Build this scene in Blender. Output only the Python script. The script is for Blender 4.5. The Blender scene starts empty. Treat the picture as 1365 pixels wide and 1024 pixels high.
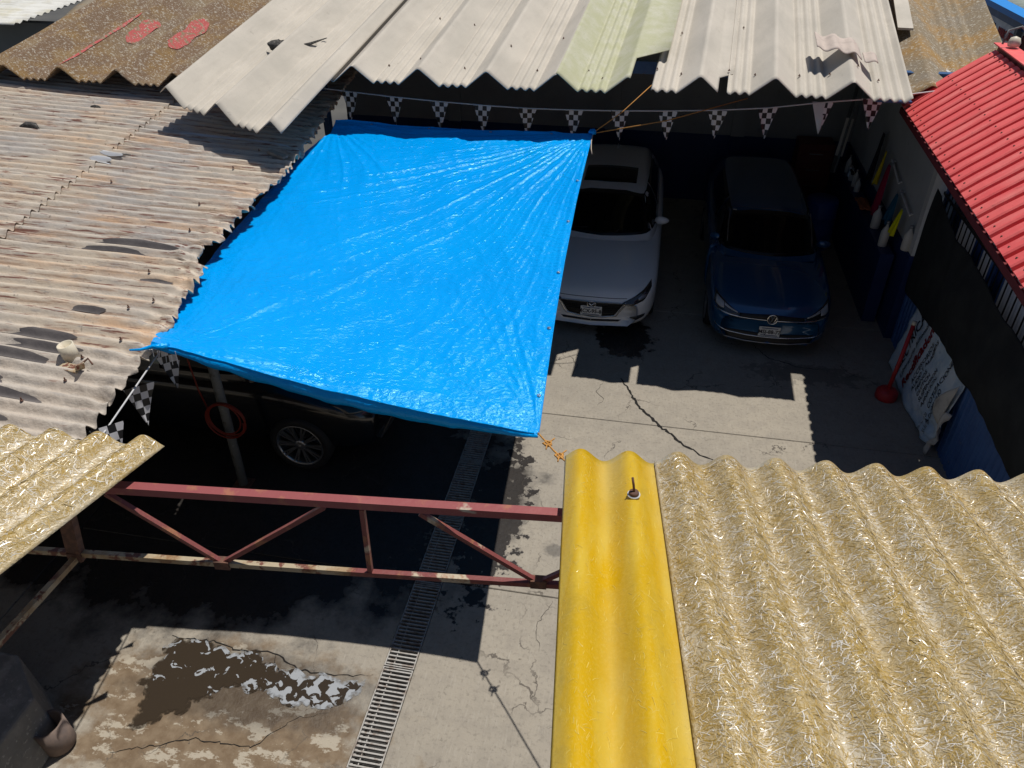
import bpy, bmesh, math, random
from mathutils import Vector, Matrix, noise
from mathutils.bvhtree import BVHTree

sc = bpy.context.scene
R = math.radians
rnd = random.Random(7)

# ------------------------------------------------------------------ camera, sky, sun, exposure
cam_d = bpy.data.cameras.new('camera')
cam = bpy.data.objects.new('camera', cam_d)
sc.collection.objects.link(cam)
cam.location = (0, 0, 6.0)
cam.rotation_euler = (R(90 - 35), 0, R(10.5))
cam_d.sensor_width = 36.0
cam_d.lens = 27.19
cam_d.clip_start = 0.05
cam_d.clip_end = 2000
sc.camera = cam

SUN = Vector((-0.19, -0.29, -1.0)).normalized()        # direction the light travels
world = bpy.data.worlds.new('World')
sc.world = world
world.use_nodes = True
wn = world.node_tree
sky = wn.nodes.new('ShaderNodeTexSky')
sky.sky_type = 'NISHITA'
sky.sun_disc = False
sky.sun_elevation = math.asin(-SUN.z)
sky.sun_rotation = math.atan2(-SUN.x, -SUN.y)
sky.altitude = 2200
bg = wn.nodes['Background']
bg.inputs[1].default_value = 0.072
wn.links.new(sky.outputs[0], bg.inputs[0])

sun_d = bpy.data.lights.new('sun', 'SUN')
sun_d.energy = 5.0
sun_d.angle = R(0.5)
sun_d.color = (1.0, 0.95, 0.88)
sun = bpy.data.objects.new('sun', sun_d)
sc.collection.objects.link(sun)
sun.rotation_euler = SUN.to_track_quat('-Z', 'Y').to_euler()
sun.location = (3, 3, 20)

vs = sc.view_settings
vs.view_transform = 'Standard'
vs.look = 'None'
vs.exposure = -0.25
vs.gamma = 1.0
sc.cycles.use_denoising = True
sc.cycles.max_bounces = 6
sc.cycles.diffuse_bounces = 2
sc.cycles.sample_clamp_indirect = 6.0

# ------------------------------------------------------------------ materials
MATS = {}


def mat(name, col, rough=0.6, metal=0.0, spec=0.4, layers=(), bump=None, transl=0.0, tcol=None, coat=0.0,
        space='world', rvar=None):
    """layers: (scale xyz, detail, lo, hi, colour[, amount]) noise masks mixed over the base colour."""
    m = bpy.data.materials.new(name)
    m.use_nodes = True
    nt = m.node_tree
    N, L = nt.nodes, nt.links
    b = N['Principled BSDF']
    b.inputs['Roughness'].default_value = rough
    b.inputs['Metallic'].default_value = metal
    b.inputs['Specular IOR Level'].default_value = spec
    if coat:
        b.inputs['Coat Weight'].default_value = coat
        b.inputs['Coat Roughness'].default_value = 0.04
    if space == 'world':
        src = N.new('ShaderNodeNewGeometry').outputs['Position']
    else:
        src = N.new('ShaderNodeTexCoord').outputs['Object']

    def scaled(s):
        if not isinstance(s, tuple):
            s = (s, s, s)
        v = N.new('ShaderNodeVectorMath')
        v.operation = 'MULTIPLY'
        L.new(src, v.inputs[0])
        v.inputs[1].default_value = s
        return v.outputs[0]

    def noise_mask(s, det, lo, hi):
        n = N.new('ShaderNodeTexNoise')
        n.inputs['Scale'].default_value = 1.0
        n.inputs['Detail'].default_value = det
        n.inputs['Roughness'].default_value = 0.6
        L.new(scaled(s), n.inputs['Vector'])
        r = N.new('ShaderNodeMapRange')
        r.inputs[1].default_value = lo
        r.inputs[2].default_value = hi
        L.new(n.outputs[0], r.inputs[0])
        return r.outputs[0]

    c = None
    for ly in layers:
        s, det, lo, hi, c2 = ly[:5]
        amt = ly[5] if len(ly) > 5 else 1.0
        f = noise_mask(s, det, lo, hi)
        if amt != 1.0:
            k = N.new('ShaderNodeMath')
            k.operation = 'MULTIPLY'
            L.new(f, k.inputs[0])
            k.inputs[1].default_value = amt
            f = k.outputs[0]
        mx = N.new('ShaderNodeMix')
        mx.data_type = 'RGBA'
        L.new(f, mx.inputs[0])
        if c is None:
            mx.inputs[6].default_value = (*col, 1)
        else:
            L.new(c, mx.inputs[6])
        mx.inputs[7].default_value = (*c2, 1)
        c = mx.outputs[2]
    if c is None:
        b.inputs['Base Color'].default_value = (*col, 1)
    else:
        L.new(c, b.inputs['Base Color'])
    if rvar:
        f = noise_mask(rvar[0], 4, 0.35, 0.65)
        r = N.new('ShaderNodeMapRange')
        L.new(f, r.inputs[0])
        r.inputs[3].default_value = rvar[1]
        r.inputs[4].default_value = rvar[2]
        L.new(r.outputs[0], b.inputs['Roughness'])
    if bump:
        bs = bump if isinstance(bump, list) else [bump]
        last = None
        for s, st, di in bs:
            n = N.new('ShaderNodeTexNoise')
            n.inputs['Scale'].default_value = 1.0
            n.inputs['Detail'].default_value = 4
            L.new(scaled(s), n.inputs['Vector'])
            bp = N.new('ShaderNodeBump')
            bp.inputs['Strength'].default_value = st
            bp.inputs['Distance'].default_value = di
            L.new(n.outputs[0], bp.inputs['Height'])
            if last:
                L.new(last, bp.inputs['Normal'])
            last = bp.outputs[0]
        L.new(last, b.inputs['Normal'])
    if transl:
        t = N.new('ShaderNodeBsdfTranslucent')
        t.inputs[0].default_value = (*(tcol or col), 1)
        ms = N.new('ShaderNodeMixShader')
        ms.inputs[0].default_value = transl
        L.new(b.outputs[0], ms.inputs[1])
        L.new(t.outputs[0], ms.inputs[2])
        L.new(ms.outputs[0], N['Material Output'].inputs[0])
    MATS[name] = m
    return m


def P(m):
    return m.node_tree.nodes['Principled BSDF']


M = MATS
mat('beige_sheet', (0.55, 0.505, 0.435), 0.85, layers=[(1.3, 4, .35, .75, (0.43, 0.40, 0.345)), ((9, 1.2, 9), 5, .5, .8, (0.40, 0.365, 0.31), .55), (60, 3, .55, .75, (0.38, 0.35, 0.30), .45), (7, 6, .66, .72, (0.25, 0.23, 0.19), .4)], bump=(70, .25, .01))
mat('lichen_sheet', (0.50, 0.50, 0.33), 0.8, layers=[(5, 5, .4, .65, (0.58, 0.57, 0.45)), (40, 3, .5, .7, (0.42, 0.44, 0.26), .7)], bump=(80, .3, .01), transl=.12, tcol=(.5, .5, .3))
mat('mossy_sheet', (0.165, 0.108, 0.066), 0.95, layers=[(2.2, 5, .45, .62, (0.225, 0.14, 0.055)), (1.1, 4, .5, .7, (0.20, 0.17, 0.13), .7), (28, 5, .55, .62, (0.40, 0.37, 0.31), .75), (45, 2, .62, .70, (0.60, 0.57, 0.50), .75)], bump=(30, .6, .02))
mat('mossy_plain', (0.24, 0.20, 0.145), 0.95, layers=[(1.6, 4, .45, .62, (0.30, 0.19, 0.075)), (30, 5, .5, .65, (0.19, 0.165, 0.13), .6), (26, 5, .62, .66, (0.5, 0.47, 0.4), .7)], bump=(30, .5, .02))
mat('red_marking', (0.44, 0.085, 0.08), 0.85, layers=[(20, 4, .45, .7, (0.33, 0.10, 0.085), .7), (13, 6, .53, .57, (0.23, 0.17, 0.105), .95), (40, 4, .58, .63, (0.46, 0.42, 0.35), .8)], bump=(30, .5, .02))
mat('rusty_sheet', (0.525, 0.455, 0.365), 0.7, layers=[(.9, 4, .42, .66, (0.44, 0.41, 0.375)), ((1.0, 4, 4), 5, .50, .68, (0.58, 0.385, 0.235), .8), ((1.1, 26, 26), 5, .55, .63, (0.30, 0.20, 0.14), .7), ((2.2, 34, 34), 5, .57, .64, (0.17, 0.065, 0.045), .9), ((5, 22, 22), 6, .58, .68, (0.33, 0.31, 0.29), .7), (14, 6, .64, .70, (.14, .11, .09), .7)], bump=[(40, .3, .01), (4, .5, .05)])
mat('grey_sheet', (0.47, 0.42, 0.36), 0.7, layers=[(1.5, 4, .42, .6, (0.46, 0.40, 0.335)), ((4, 18, 18), 6, .55, .7, (0.30, 0.275, 0.25), .8), ((2.2, 30, 30), 5, .62, .7, (0.22, 0.10, 0.07), .6)], bump=[(40, .3, .01), (7, .6, .05)])
mat('tar_patch', (0.105, 0.095, 0.095), 0.8, layers=[(6, 4, .4, .7, (0.15, 0.135, 0.13))], bump=(30, .3, .01))
mat('white_streak', (0.55, 0.57, 0.60), 0.6, layers=[((3, 20, 20), 4, .45, .65, (0.42, 0.40, 0.37))])
mat('red_roof', (0.74, 0.10, 0.10), 0.6, layers=[(2.5, 4, .4, .7, (0.78, 0.135, 0.125)), (60, 3, .5, .7, (0.78, 0.12, 0.11), .6), ((1.5, 6, 1.5), 4, .5, .75, (0.80, 0.24, 0.21), .7), (12, 5, .64, .70, (.45, .10, .085), .6)], bump=[(120, .15, .005), (5, .25, .02)])
mat('dark_red', (0.13, 0.012, 0.015), 0.6, layers=[(12, 4, .5, .7, (0.09, 0.01, 0.012))])
mat('blue_tarp', (0.0, 0.325, 0.88), 0.24, spec=.42, layers=[(1.1, 4, .4, .7, (0.0, 0.30, 0.82)), (.5, 3, .45, .7, (0.0, 0.37, 0.90), .6), (260, 1, .45, .6, (0.0, 0.36, 0.90), .4)], bump=[((15, 28, 15), .30, .045), ((46, 80, 46), .30, .014), ((120, 170, 120), .2, .005)], transl=.03, tcol=(0.0, .2, .75), rvar=((2.5, 2.5, 2.5), .13, .25))
P(M['blue_tarp']).inputs['Specular Tint'].default_value = (.35, .85, 1, 1)
mat('orange_rope', (0.60, 0.30, 0.06), 0.7, layers=[(90, 2, .4, .6, (.42, .2, .05))])
mat('pale_rope', (0.45, 0.40, 0.32), 0.8)
mat('white_cord', (0.55, 0.56, 0.58), 0.6)
mat('truss_paint', (0.19, 0.05, 0.045), 0.5, layers=[((5, 5, 5), 5, .60, .64, (0.46, 0.39, 0.28)), (16, 5, .55, .64, (0.30, 0.13, 0.06), .8), (50, 3, .6, .7, (.1, .03, .025), .6)], bump=(40, .4, .006))
mat('truss_red', (0.27, 0.07, 0.07), 0.5, layers=[((3, 3, 9), 5, .63, .66, (0.46, 0.40, 0.31)), (14, 5, .56, .66, (0.36, 0.15, 0.08), .7), (3, 3, .5, .7, (.38, .13, .12), .6)], bump=(40, .3, .006))
mat('truss_bare', (0.40, 0.33, 0.22), 0.6, layers=[(22, 5, .50, .57, (0.15, 0.05, 0.03)), (9, 4, .5, .6, (0.30, 0.19, 0.09), .7)], bump=(40, .5, .006))
mat('rust_steel', (0.10, 0.05, 0.035), 0.75, layers=[(30, 4, .45, .65, (0.17, 0.08, 0.05))], bump=(60, .4, .004))
mat('fiberglass', (0.40, 0.265, 0.055), 0.34, spec=.5, layers=[(3.0, 4, .40, .66, (0.47, 0.36, 0.18)), (1.2, 3, .45, .65, (0.44, 0.28, 0.04), .7), (90, 4, .45, .65, (0.58, 0.50, 0.34), .6)], bump=[(120, .5, .008)], transl=.12, tcol=(.5, .4, .2))
mat('fiber_pale', (0.56, 0.45, 0.25), 0.30, spec=1.0)
mat('fiber_white', (0.80, 0.77, 0.70), 0.26, spec=1.0)
mat('fiber_tan', (0.46, 0.31, 0.08), 0.34, spec=1.0)
mat('yellow_fiberglass', (0.70, 0.44, 0.0), 0.34, spec=.4, layers=[((16, .12, 16), 2, .42, .60, (0.72, 0.51, 0.045)), (2.5, 4, .45, .65, (0.62, 0.40, 0.005), .7), (9, 6, .60, .72, (.50, .36, .04), .5), (110, 4, .5, .68, (0.74, 0.54, 0.08), .45)], bump=[(60, .25, .006)], transl=.25, tcol=(.8, .5, .01))


def add_trough_light(name, col, amount, ns):
    """pale light bands painted along the troughs of a corrugated sheet, broken up by noise (attribute 'trough')"""
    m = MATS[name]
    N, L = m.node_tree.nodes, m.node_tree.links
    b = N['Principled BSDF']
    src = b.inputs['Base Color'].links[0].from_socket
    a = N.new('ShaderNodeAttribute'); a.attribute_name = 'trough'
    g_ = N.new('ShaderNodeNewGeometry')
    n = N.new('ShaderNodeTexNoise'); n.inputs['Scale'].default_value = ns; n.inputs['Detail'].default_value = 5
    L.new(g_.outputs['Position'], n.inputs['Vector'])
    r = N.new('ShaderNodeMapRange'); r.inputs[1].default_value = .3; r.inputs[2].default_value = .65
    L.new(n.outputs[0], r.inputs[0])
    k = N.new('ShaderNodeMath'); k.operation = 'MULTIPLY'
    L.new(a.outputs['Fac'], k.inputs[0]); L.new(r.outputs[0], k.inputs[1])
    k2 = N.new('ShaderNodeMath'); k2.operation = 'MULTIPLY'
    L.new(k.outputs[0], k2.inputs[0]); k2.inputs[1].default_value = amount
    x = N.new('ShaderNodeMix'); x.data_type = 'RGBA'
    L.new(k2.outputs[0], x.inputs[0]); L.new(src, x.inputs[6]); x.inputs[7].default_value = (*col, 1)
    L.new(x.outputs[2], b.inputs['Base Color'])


add_trough_light('yellow_fiberglass', (0.68, 0.55, 0.19), .60, 3.0)  # lighter trough colour paints in the shading of the waves
add_trough_light('fiberglass', (0.68, 0.63, 0.52), .75, 4.0)
mat('fiber_yellow', (0.74, 0.58, 0.14), 0.25, spec=.6)
mat('wall_grey', (0.30, 0.30, 0.29), 0.85, layers=[(1.2, 4, .4, .7, (0.24, 0.24, 0.235)), (14, 5, .62, .7, (.18, .18, .17), .5)], bump=(30, .2, .01))
mat('wall_pale', (0.50, 0.51, 0.51), 0.85, layers=[(1.2, 4, .4, .7, (0.42, 0.43, 0.43)), (14, 5, .62, .7, (.3, .3, .29), .5)], bump=(30, .2, .01))
mat('wall_white', (0.62, 0.61, 0.58), 0.8, layers=[((3, 3, 1), 5, .45, .7, (0.45, 0.44, 0.42)), (12, 5, .64, .7, (.3, .29, .27), .6)], bump=(30, .2, .01))
mat('wall_blue', (0.016, 0.035, 0.12), 0.45, layers=[(2, 4, .4, .7, (0.012, 0.025, 0.09)), (11, 6, .70, .74, (.25, .25, .26), .6)], bump=(30, .2, .01))
mat('paint_blue', (0.03, 0.09, 0.22), 0.4, layers=[(5, 4, .5, .7, (0.06, 0.14, 0.30)), (14, 5, .66, .7, (.2, .12, .08), .6)])
mat('bright_blue', (0.01, 0.25, 0.72), 0.4)
mat('panel_blue', (0.05, 0.13, 0.33), 0.45, layers=[(3, 4, .4, .7, (0.04, 0.10, 0.27)), (12, 5, .68, .72, (.2, .2, .2), .5)])
mat('shade_cloth', (0.022, 0.024, 0.025), 0.9, spec=.15, layers=[(3, 4, .4, .7, (0.034, 0.037, 0.037))], bump=(200, .2, .004))
mat('iron_black', (0.012, 0.012, 0.013), 0.5)
mat('white_paint', (0.70, 0.70, 0.70), 0.6, layers=[(6, 4, .5, .7, (.55, .55, .55))])
mat('concrete_block', (0.20, 0.195, 0.185), 0.9, layers=[(7, 5, .5, .65, (0.30, 0.29, 0.27)), (2, 4, .4, .7, (0.15, 0.15, 0.145)), (25, 5, .6, .68, (.4, .39, .37), .6)], bump=(20, .5, .015))
mat('clay_pipe', (0.20, 0.15, 0.125), 0.8, layers=[(9, 4, .4, .7, (.14, .11, .1))])
mat('pvc', (0.66, 0.60, 0.47), 0.5, layers=[(20, 4, .5, .7, (.5, .44, .34))])
mat('grate_steel', (0.36, 0.35, 0.33), 0.6, metal=.2, layers=[(14, 5, .5, .65, (0.22, 0.18, 0.15)), (40, 3, .6, .7, (.12, .09, .07), .7)])
mat('rubber', (0.014, 0.014, 0.015), 0.75)
mat('black_plastic', (0.010, 0.010, 0.011), 0.45)
mat('glass_dark', (0.003, 0.003, 0.004), 0.06, spec=.25)
mat('lamp_dark', (0.02, 0.022, 0.025), 0.08, spec=.5, coat=1.0)
mat('lamp_glass', (0.42, 0.43, 0.44), 0.1, spec=.6, coat=1.0)
mat('chrome', (0.75, 0.76, 0.78), 0.12, metal=1.0)
mat('alloy', (0.42, 0.43, 0.45), 0.28, metal=.9)
mat('dark_alloy', (0.05, 0.052, 0.055), 0.4, metal=.6)
mat('paint_white_car', (0.80, 0.81, 0.82), 0.28, coat=1.0, spec=.5)
mat('paint_blue_car', (0.012, 0.085, 0.21), 0.25, metal=.35, coat=1.0)
mat('paint_black_car', (0.006, 0.007, 0.009), 0.25, coat=1.0)
mat('plate_white', (0.68, 0.70, 0.70), 0.5, layers=[((8, 1, 30), 3, .5, .6, (.5, .56, .55), .6)], space='object')
mat('ink_dark', (0.02, 0.02, 0.03), 0.6)
mat('ink_blue', (0.03, 0.05, 0.16), 0.6)
mat('ink_red', (0.42, 0.02, 0.03), 0.6)
mat('banner', (0.62, 0.71, 0.76), 0.6, layers=[(3.2, 4, .45, .6, (0.46, 0.59, 0.69)), (9, 6, .58, .66, (0.62, 0.66, 0.66), .8), (5, 5, .62, .7, (0.22, 0.32, 0.43), .7)], bump=(9, .3, .03))
mat('banner_back', (0.52, 0.50, 0.44), 0.8, layers=[(8, 4, .5, .7, (.36, .34, .3))])
mat('red_plastic', (0.42, 0.022, 0.028), 0.45, layers=[(12, 4, .5, .7, (.3, .02, .02))])
mat('cloth_yellow', (0.62, 0.48, 0.01), 0.9)
mat('cloth_lime', (0.72, 0.68, 0.0), 0.9)
mat('cloth_red', (0.36, 0.008, 0.06), 0.9)
mat('cloth_teal', (0.01, 0.09, 0.16), 0.9)
mat('cloth_black', (0.012, 0.013, 0.02), 0.9)
mat('cloth_orange', (0.45, 0.14, 0.06), 0.9)
mat('bottle_white', (0.62, 0.60, 0.54), 0.4)
mat('cabinet_red', (0.11, 0.02, 0.018), 0.5)
mat('barrel_blue', (0.02, 0.06, 0.30), 0.45)
mat('hose_red', (0.20, 0.02, 0.01), 0.5)
mat('old_wood', (0.36, 0.31, 0.25), 0.85, layers=[((3, 30, 30), 4, .4, .7, (.24, .2, .16))])
mat('rag_dark', (0.05, 0.048, 0.045), 0.9, layers=[(30, 4, .5, .65, (.14, .13, .12))], bump=(40, .6, .02))
mat('pole_grey', (0.17, 0.18, 0.18), 0.6, layers=[(9, 5, .55, .65, (.08, .075, .07)), (24, 4, .6, .7, (.3, .3, .3), .6)])
mat('house_plaster', (0.42, 0.38, 0.32), 0.9, layers=[(1.5, 4, .4, .7, (.34, .31, .27))])
mat('trench', (0.05, 0.05, 0.048), 0.9)
mat('street', (0.07, 0.07, 0.068), 0.9, layers=[(.6, 4, .4, .7, (.10, .098, .09))])
mat('sign_white', (0.84, 0.84, 0.87), 0.6, layers=[(3, 3, .4, .7, (.54, .54, .6))])
mat('green_roof', (0.42, 0.47, 0.42), 0.8, layers=[(2, 4, .4, .7, (.36, .42, .38))])
mat('pale_roof', (0.66, 0.66, 0.62), 0.7, layers=[((3, 16, 3), 4, .45, .7, (.48, .47, .42)), (2, 3, .5, .7, (.55, .52, .40))])
mat('straw_roof', (0.46, 0.42, 0.26), 0.8, layers=[((2, 25, 2), 4, .45, .7, (.33, .28, .15))])
mat('crack_dark', (0.012, 0.011, 0.010), 0.95)


def concrete_material():
    m = bpy.data.materials.new('concrete')
    m.use_nodes = True
    nt = m.node_tree
    N, L = nt.nodes, nt.links
    b = N['Principled BSDF']
    geo = N.new('ShaderNodeNewGeometry').outputs['Position']

    def vmul(v, s):
        n = N.new('ShaderNodeVectorMath'); n.operation = 'MULTIPLY'
        L.new(v, n.inputs[0]); n.inputs[1].default_value = s if isinstance(s, tuple) else (s, s, s)
        return n.outputs[0]

    def nz(s, det=4, rough=.6, out=0):
        n = N.new('ShaderNodeTexNoise'); n.inputs['Scale'].default_value = 1
        n.inputs['Detail'].default_value = det; n.inputs['Roughness'].default_value = rough
        L.new(vmul(geo, s), n.inputs['Vector'])
        return n.outputs[out]

    def rng(v, lo, hi, a=0.0, c=1.0):
        r = N.new('ShaderNodeMapRange')
        L.new(v, r.inputs[0])
        for i, q in zip((1, 2, 3, 4), (lo, hi, a, c)):
            r.inputs[i].default_value = q
        return r.outputs[0]

    def op(o, a, c):
        n = N.new('ShaderNodeMath'); n.operation = o
        for i, q in enumerate((a, c)):
            if isinstance(q, (int, float)):
                n.inputs[i].default_value = q
            else:
                L.new(q, n.inputs[i])
        return n.outputs[0]

    def mix(f, a, c):
        x = N.new('ShaderNodeMix'); x.data_type = 'RGBA'
        L.new(f, x.inputs[0])
        for i, q in ((6, a), (7, c)):
            if isinstance(q, tuple):
                x.inputs[i].default_value = (*q, 1)
            else:
                L.new(q, x.inputs[i])
        return x.outputs[2]

    def spot(cx, cy, rx, ry, ns, edge, amp):
        """irregular patch around a point on the floor"""
        s = N.new('ShaderNodeVectorMath'); s.operation = 'SUBTRACT'
        L.new(geo, s.inputs[0]); s.inputs[1].default_value = (cx, cy, 0)
        q = vmul(s.outputs[0], (1 / rx, 1 / ry, 0))
        ln = N.new('ShaderNodeVectorMath'); ln.operation = 'LENGTH'
        L.new(q, ln.inputs[0])
        d = op('ADD', ln.outputs['Value'], op('MULTIPLY', op('SUBTRACT', nz(ns, 5), .5), amp))
        return rng(d, 1.0, 1.0 - edge)

    c = mix(rng(nz(.8), .35, .7), (0.335, 0.300, 0.245), (0.285, 0.258, 0.215))
    c = mix(op('MULTIPLY', rng(nz(5.5, 6), .45, .72), .7), c, (0.245, 0.220, 0.185))
    c = mix(op('MULTIPLY', rng(nz(26, 5), .52, .72), .75), c, (0.195, 0.175, 0.145))
    c = mix(op('MULTIPLY', rng(nz((60, 6, 20), 3), .55, .75), .35), c, (0.42, 0.39, 0.34))
    c = mix(op('MULTIPLY', rng(nz(16, 6, .7), .64, .69), .75), c, (0.13, 0.115, 0.09))
    # mud round the puddle
    mud = spot(-3.1, 3.15, 1.6, .85, 3.5, .30, 1.5)
    c = mix(op('MULTIPLY', mud, .9), c, mix(rng(nz(9, 5), .4, .65), (0.135, 0.088, 0.048), (0.205, 0.150, 0.095)))
    mud2 = op('MULTIPLY', mud, rng(nz((3.2, 5.5, 1), 8, .72), .545, .575))
    c = mix(op('MULTIPLY', mud2, .85), c, (0.40, 0.36, 0.29))
    # damp floor by cars and drain; below the blue sheet damp plus painted-in shade
    wet_shade = op('MAXIMUM', spot(-4.3, 6.2, 3.5, 2.45, 2.2, .18, .8), spot(-.15, 9.9, .42, .62, 5, .15, 1.8))  # first patch paints in the shade under tarp and left roof
    wet_shade = op('MAXIMUM', wet_shade, spot(-1.3, 5.9, .35, 1.2, 6, .12, 2.8))
    wet_shade = op('MAXIMUM', wet_shade, op('MULTIPLY', spot(2.4, 9.4, .8, .25, 8, .12, 3.2), .4))
    wet_shade = op('MAXIMUM', wet_shade, op('MULTIPLY', spot(-2.95, 3.52, 1.25, .46, 5, .35, .9), .62))
    wet_shade = op('MAXIMUM', wet_shade, op('MULTIPLY', spot(-.55, 5.55, .16, .10, 9, .3, 1.5), .6))
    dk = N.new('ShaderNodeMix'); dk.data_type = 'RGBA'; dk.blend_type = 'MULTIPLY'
    L.new(wet_shade, dk.inputs[0]); L.new(c, dk.inputs[6]); dk.inputs[7].default_value = (.13, .13, .145, 1)
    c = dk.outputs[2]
    # hairline cracks
    v = N.new('ShaderNodeTexVoronoi'); v.feature = 'DISTANCE_TO_EDGE'
    ad = N.new('ShaderNodeVectorMath'); ad.operation = 'ADD'
    L.new(vmul(geo, (.75, .75, 0)), ad.inputs[0])
    L.new(vmul(nz(2.2, 5, out=1), (.55, .55, 0)), ad.inputs[1])
    L.new(ad.outputs[0], v.inputs['Vector'])
    v.inputs['Scale'].default_value = 1.0
    cr = op('MULTIPLY', rng(v.outputs['Distance'], .0065, .002), rng(nz(1.3, 2), .48, .56))
    c = mix(op('MULTIPLY', cr, .8), c, (0.07, 0.06, 0.05))
    L.new(c, b.inputs['Base Color'])
    L.new(rng(wet_shade, 0, 1, .88, .22), b.inputs['Roughness'])
    b.inputs['Specular IOR Level'].default_value = .35
    bp = N.new('ShaderNodeBump'); bp.inputs['Strength'].default_value = .35; bp.inputs['Distance'].default_value = .012
    L.new(op('ADD', nz(34, 6), op('MULTIPLY', nz(6, 4), 2.0)), bp.inputs['Height'])
    L.new(bp.outputs[0], b.inputs['Normal'])
    MATS['concrete'] = m


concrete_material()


def puddle_material():
    m = bpy.data.materials.new('puddle_water')
    m.use_nodes = True
    N, L = m.node_tree.nodes, m.node_tree.links
    b = N['Principled BSDF']
    g = N.new('ShaderNodeNewGeometry').outputs['Position']
    n1 = N.new('ShaderNodeTexNoise'); n1.inputs['Scale'].default_value = 11.0; n1.inputs['Detail'].default_value = 3.0
    n1.inputs['Distortion'].default_value = .9
    n2 = N.new('ShaderNodeTexNoise'); n2.inputs['Scale'].default_value = 1.4; n2.inputs['Detail'].default_value = 1
    for n in (n1, n2):
        L.new(g, n.inputs['Vector'])
    at = N.new('ShaderNodeAttribute'); at.attribute_name = 'sky_glare'
    s = N.new('ShaderNodeMath'); s.operation = 'MULTIPLY_ADD'
    L.new(at.outputs['Fac'], s.inputs[0]); s.inputs[1].default_value = .34
    L.new(n1.outputs[0], s.inputs[2])
    r = N.new('ShaderNodeMapRange'); r.inputs[1].default_value = .655; r.inputs[2].default_value = .67
    L.new(s.outputs[0], r.inputs[0])
    x = N.new('ShaderNodeMix'); x.data_type = 'RGBA'
    x.inputs[6].default_value = (0.040, 0.030, 0.021, 1); x.inputs[7].default_value = (0.28, 0.30, 0.325, 1)  # pale colour paints in the sky reflected by the water
    L.new(r.outputs[0], x.inputs[0]); L.new(x.outputs[2], b.inputs['Base Color'])
    rr = N.new('ShaderNodeMapRange'); rr.inputs[3].default_value = .08; rr.inputs[4].default_value = .6
    L.new(r.outputs[0], rr.inputs[0]); L.new(rr.outputs[0], b.inputs['Roughness'])
    rim_ = N.new('ShaderNodeAttribute'); rim_.attribute_name = 'rim'
    n3 = N.new('ShaderNodeTexNoise'); n3.inputs['Scale'].default_value = 30.0; n3.inputs['Detail'].default_value = 5
    L.new(g, n3.inputs['Vector'])
    ad = N.new('ShaderNodeMath'); ad.operation = 'ADD'
    L.new(rim_.outputs['Fac'], ad.inputs[0]); L.new(n3.outputs[0], ad.inputs[1])
    al = N.new('ShaderNodeMapRange'); al.inputs[1].default_value = .52; al.inputs[2].default_value = .95
    L.new(ad.outputs[0], al.inputs[0])
    L.new(al.outputs[0], b.inputs['Alpha'])
    MATS['puddle_water'] = m


puddle_material()


def checker_material():
    m = bpy.data.materials.new('pennant_check')
    m.use_nodes = True
    N, L = m.node_tree.nodes, m.node_tree.links
    b = N['Principled BSDF']
    t = N.new('ShaderNodeUVMap')
    c = N.new('ShaderNodeTexChecker'); c.inputs['Scale'].default_value = 1.0
    c.inputs[1].default_value = (.62, .62, .64, 1); c.inputs[2].default_value = (.008, .008, .010, 1)
    L.new(t.outputs[0], c.inputs[0]); L.new(c.outputs[0], b.inputs['Base Color'])
    b.inputs['Roughness'].default_value = .45
    MATS['pennant_check'] = m


checker_material()

# ------------------------------------------------------------------ mesh helpers
COL = sc.collection


def link(o, parent=None):
    COL.objects.link(o)
    if parent is not None:
        o.parent = parent
    return o


def mk(name, verts, faces, material, parent=None, smooth=False, loc=(0, 0, 0), solid=0.0, off=-1.0):
    me = bpy.data.meshes.new(name)
    me.from_pydata([tuple(v) for v in verts], [], faces)
    me.update()
    if material:
        me.materials.append(M[material])
    if smooth:
        me.polygons.foreach_set('use_smooth', [True] * len(me.polygons))
    o = bpy.data.objects.new(name, me)
    o.location = loc
    if solid:
        s = o.modifiers.new('thickness', 'SOLIDIFY')
        s.thickness = solid
        s.offset = off
    return link(o, parent)


def tag(o, label, cat, group=None, kind=None):
    if label:
        o['label'] = label
    if cat:
        o['category'] = cat
    if group:
        o['group'] = group
    if kind:
        o['kind'] = kind
    return o


def thing(name, label, cat, loc=(0, 0, 0), rz=0.0, group=None):
    o = bpy.data.objects.new(name, None)
    o.empty_display_size = .1
    o.location = loc
    o.rotation_euler = (0, 0, rz)
    link(o)
    return tag(o, label, cat, group)


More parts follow.
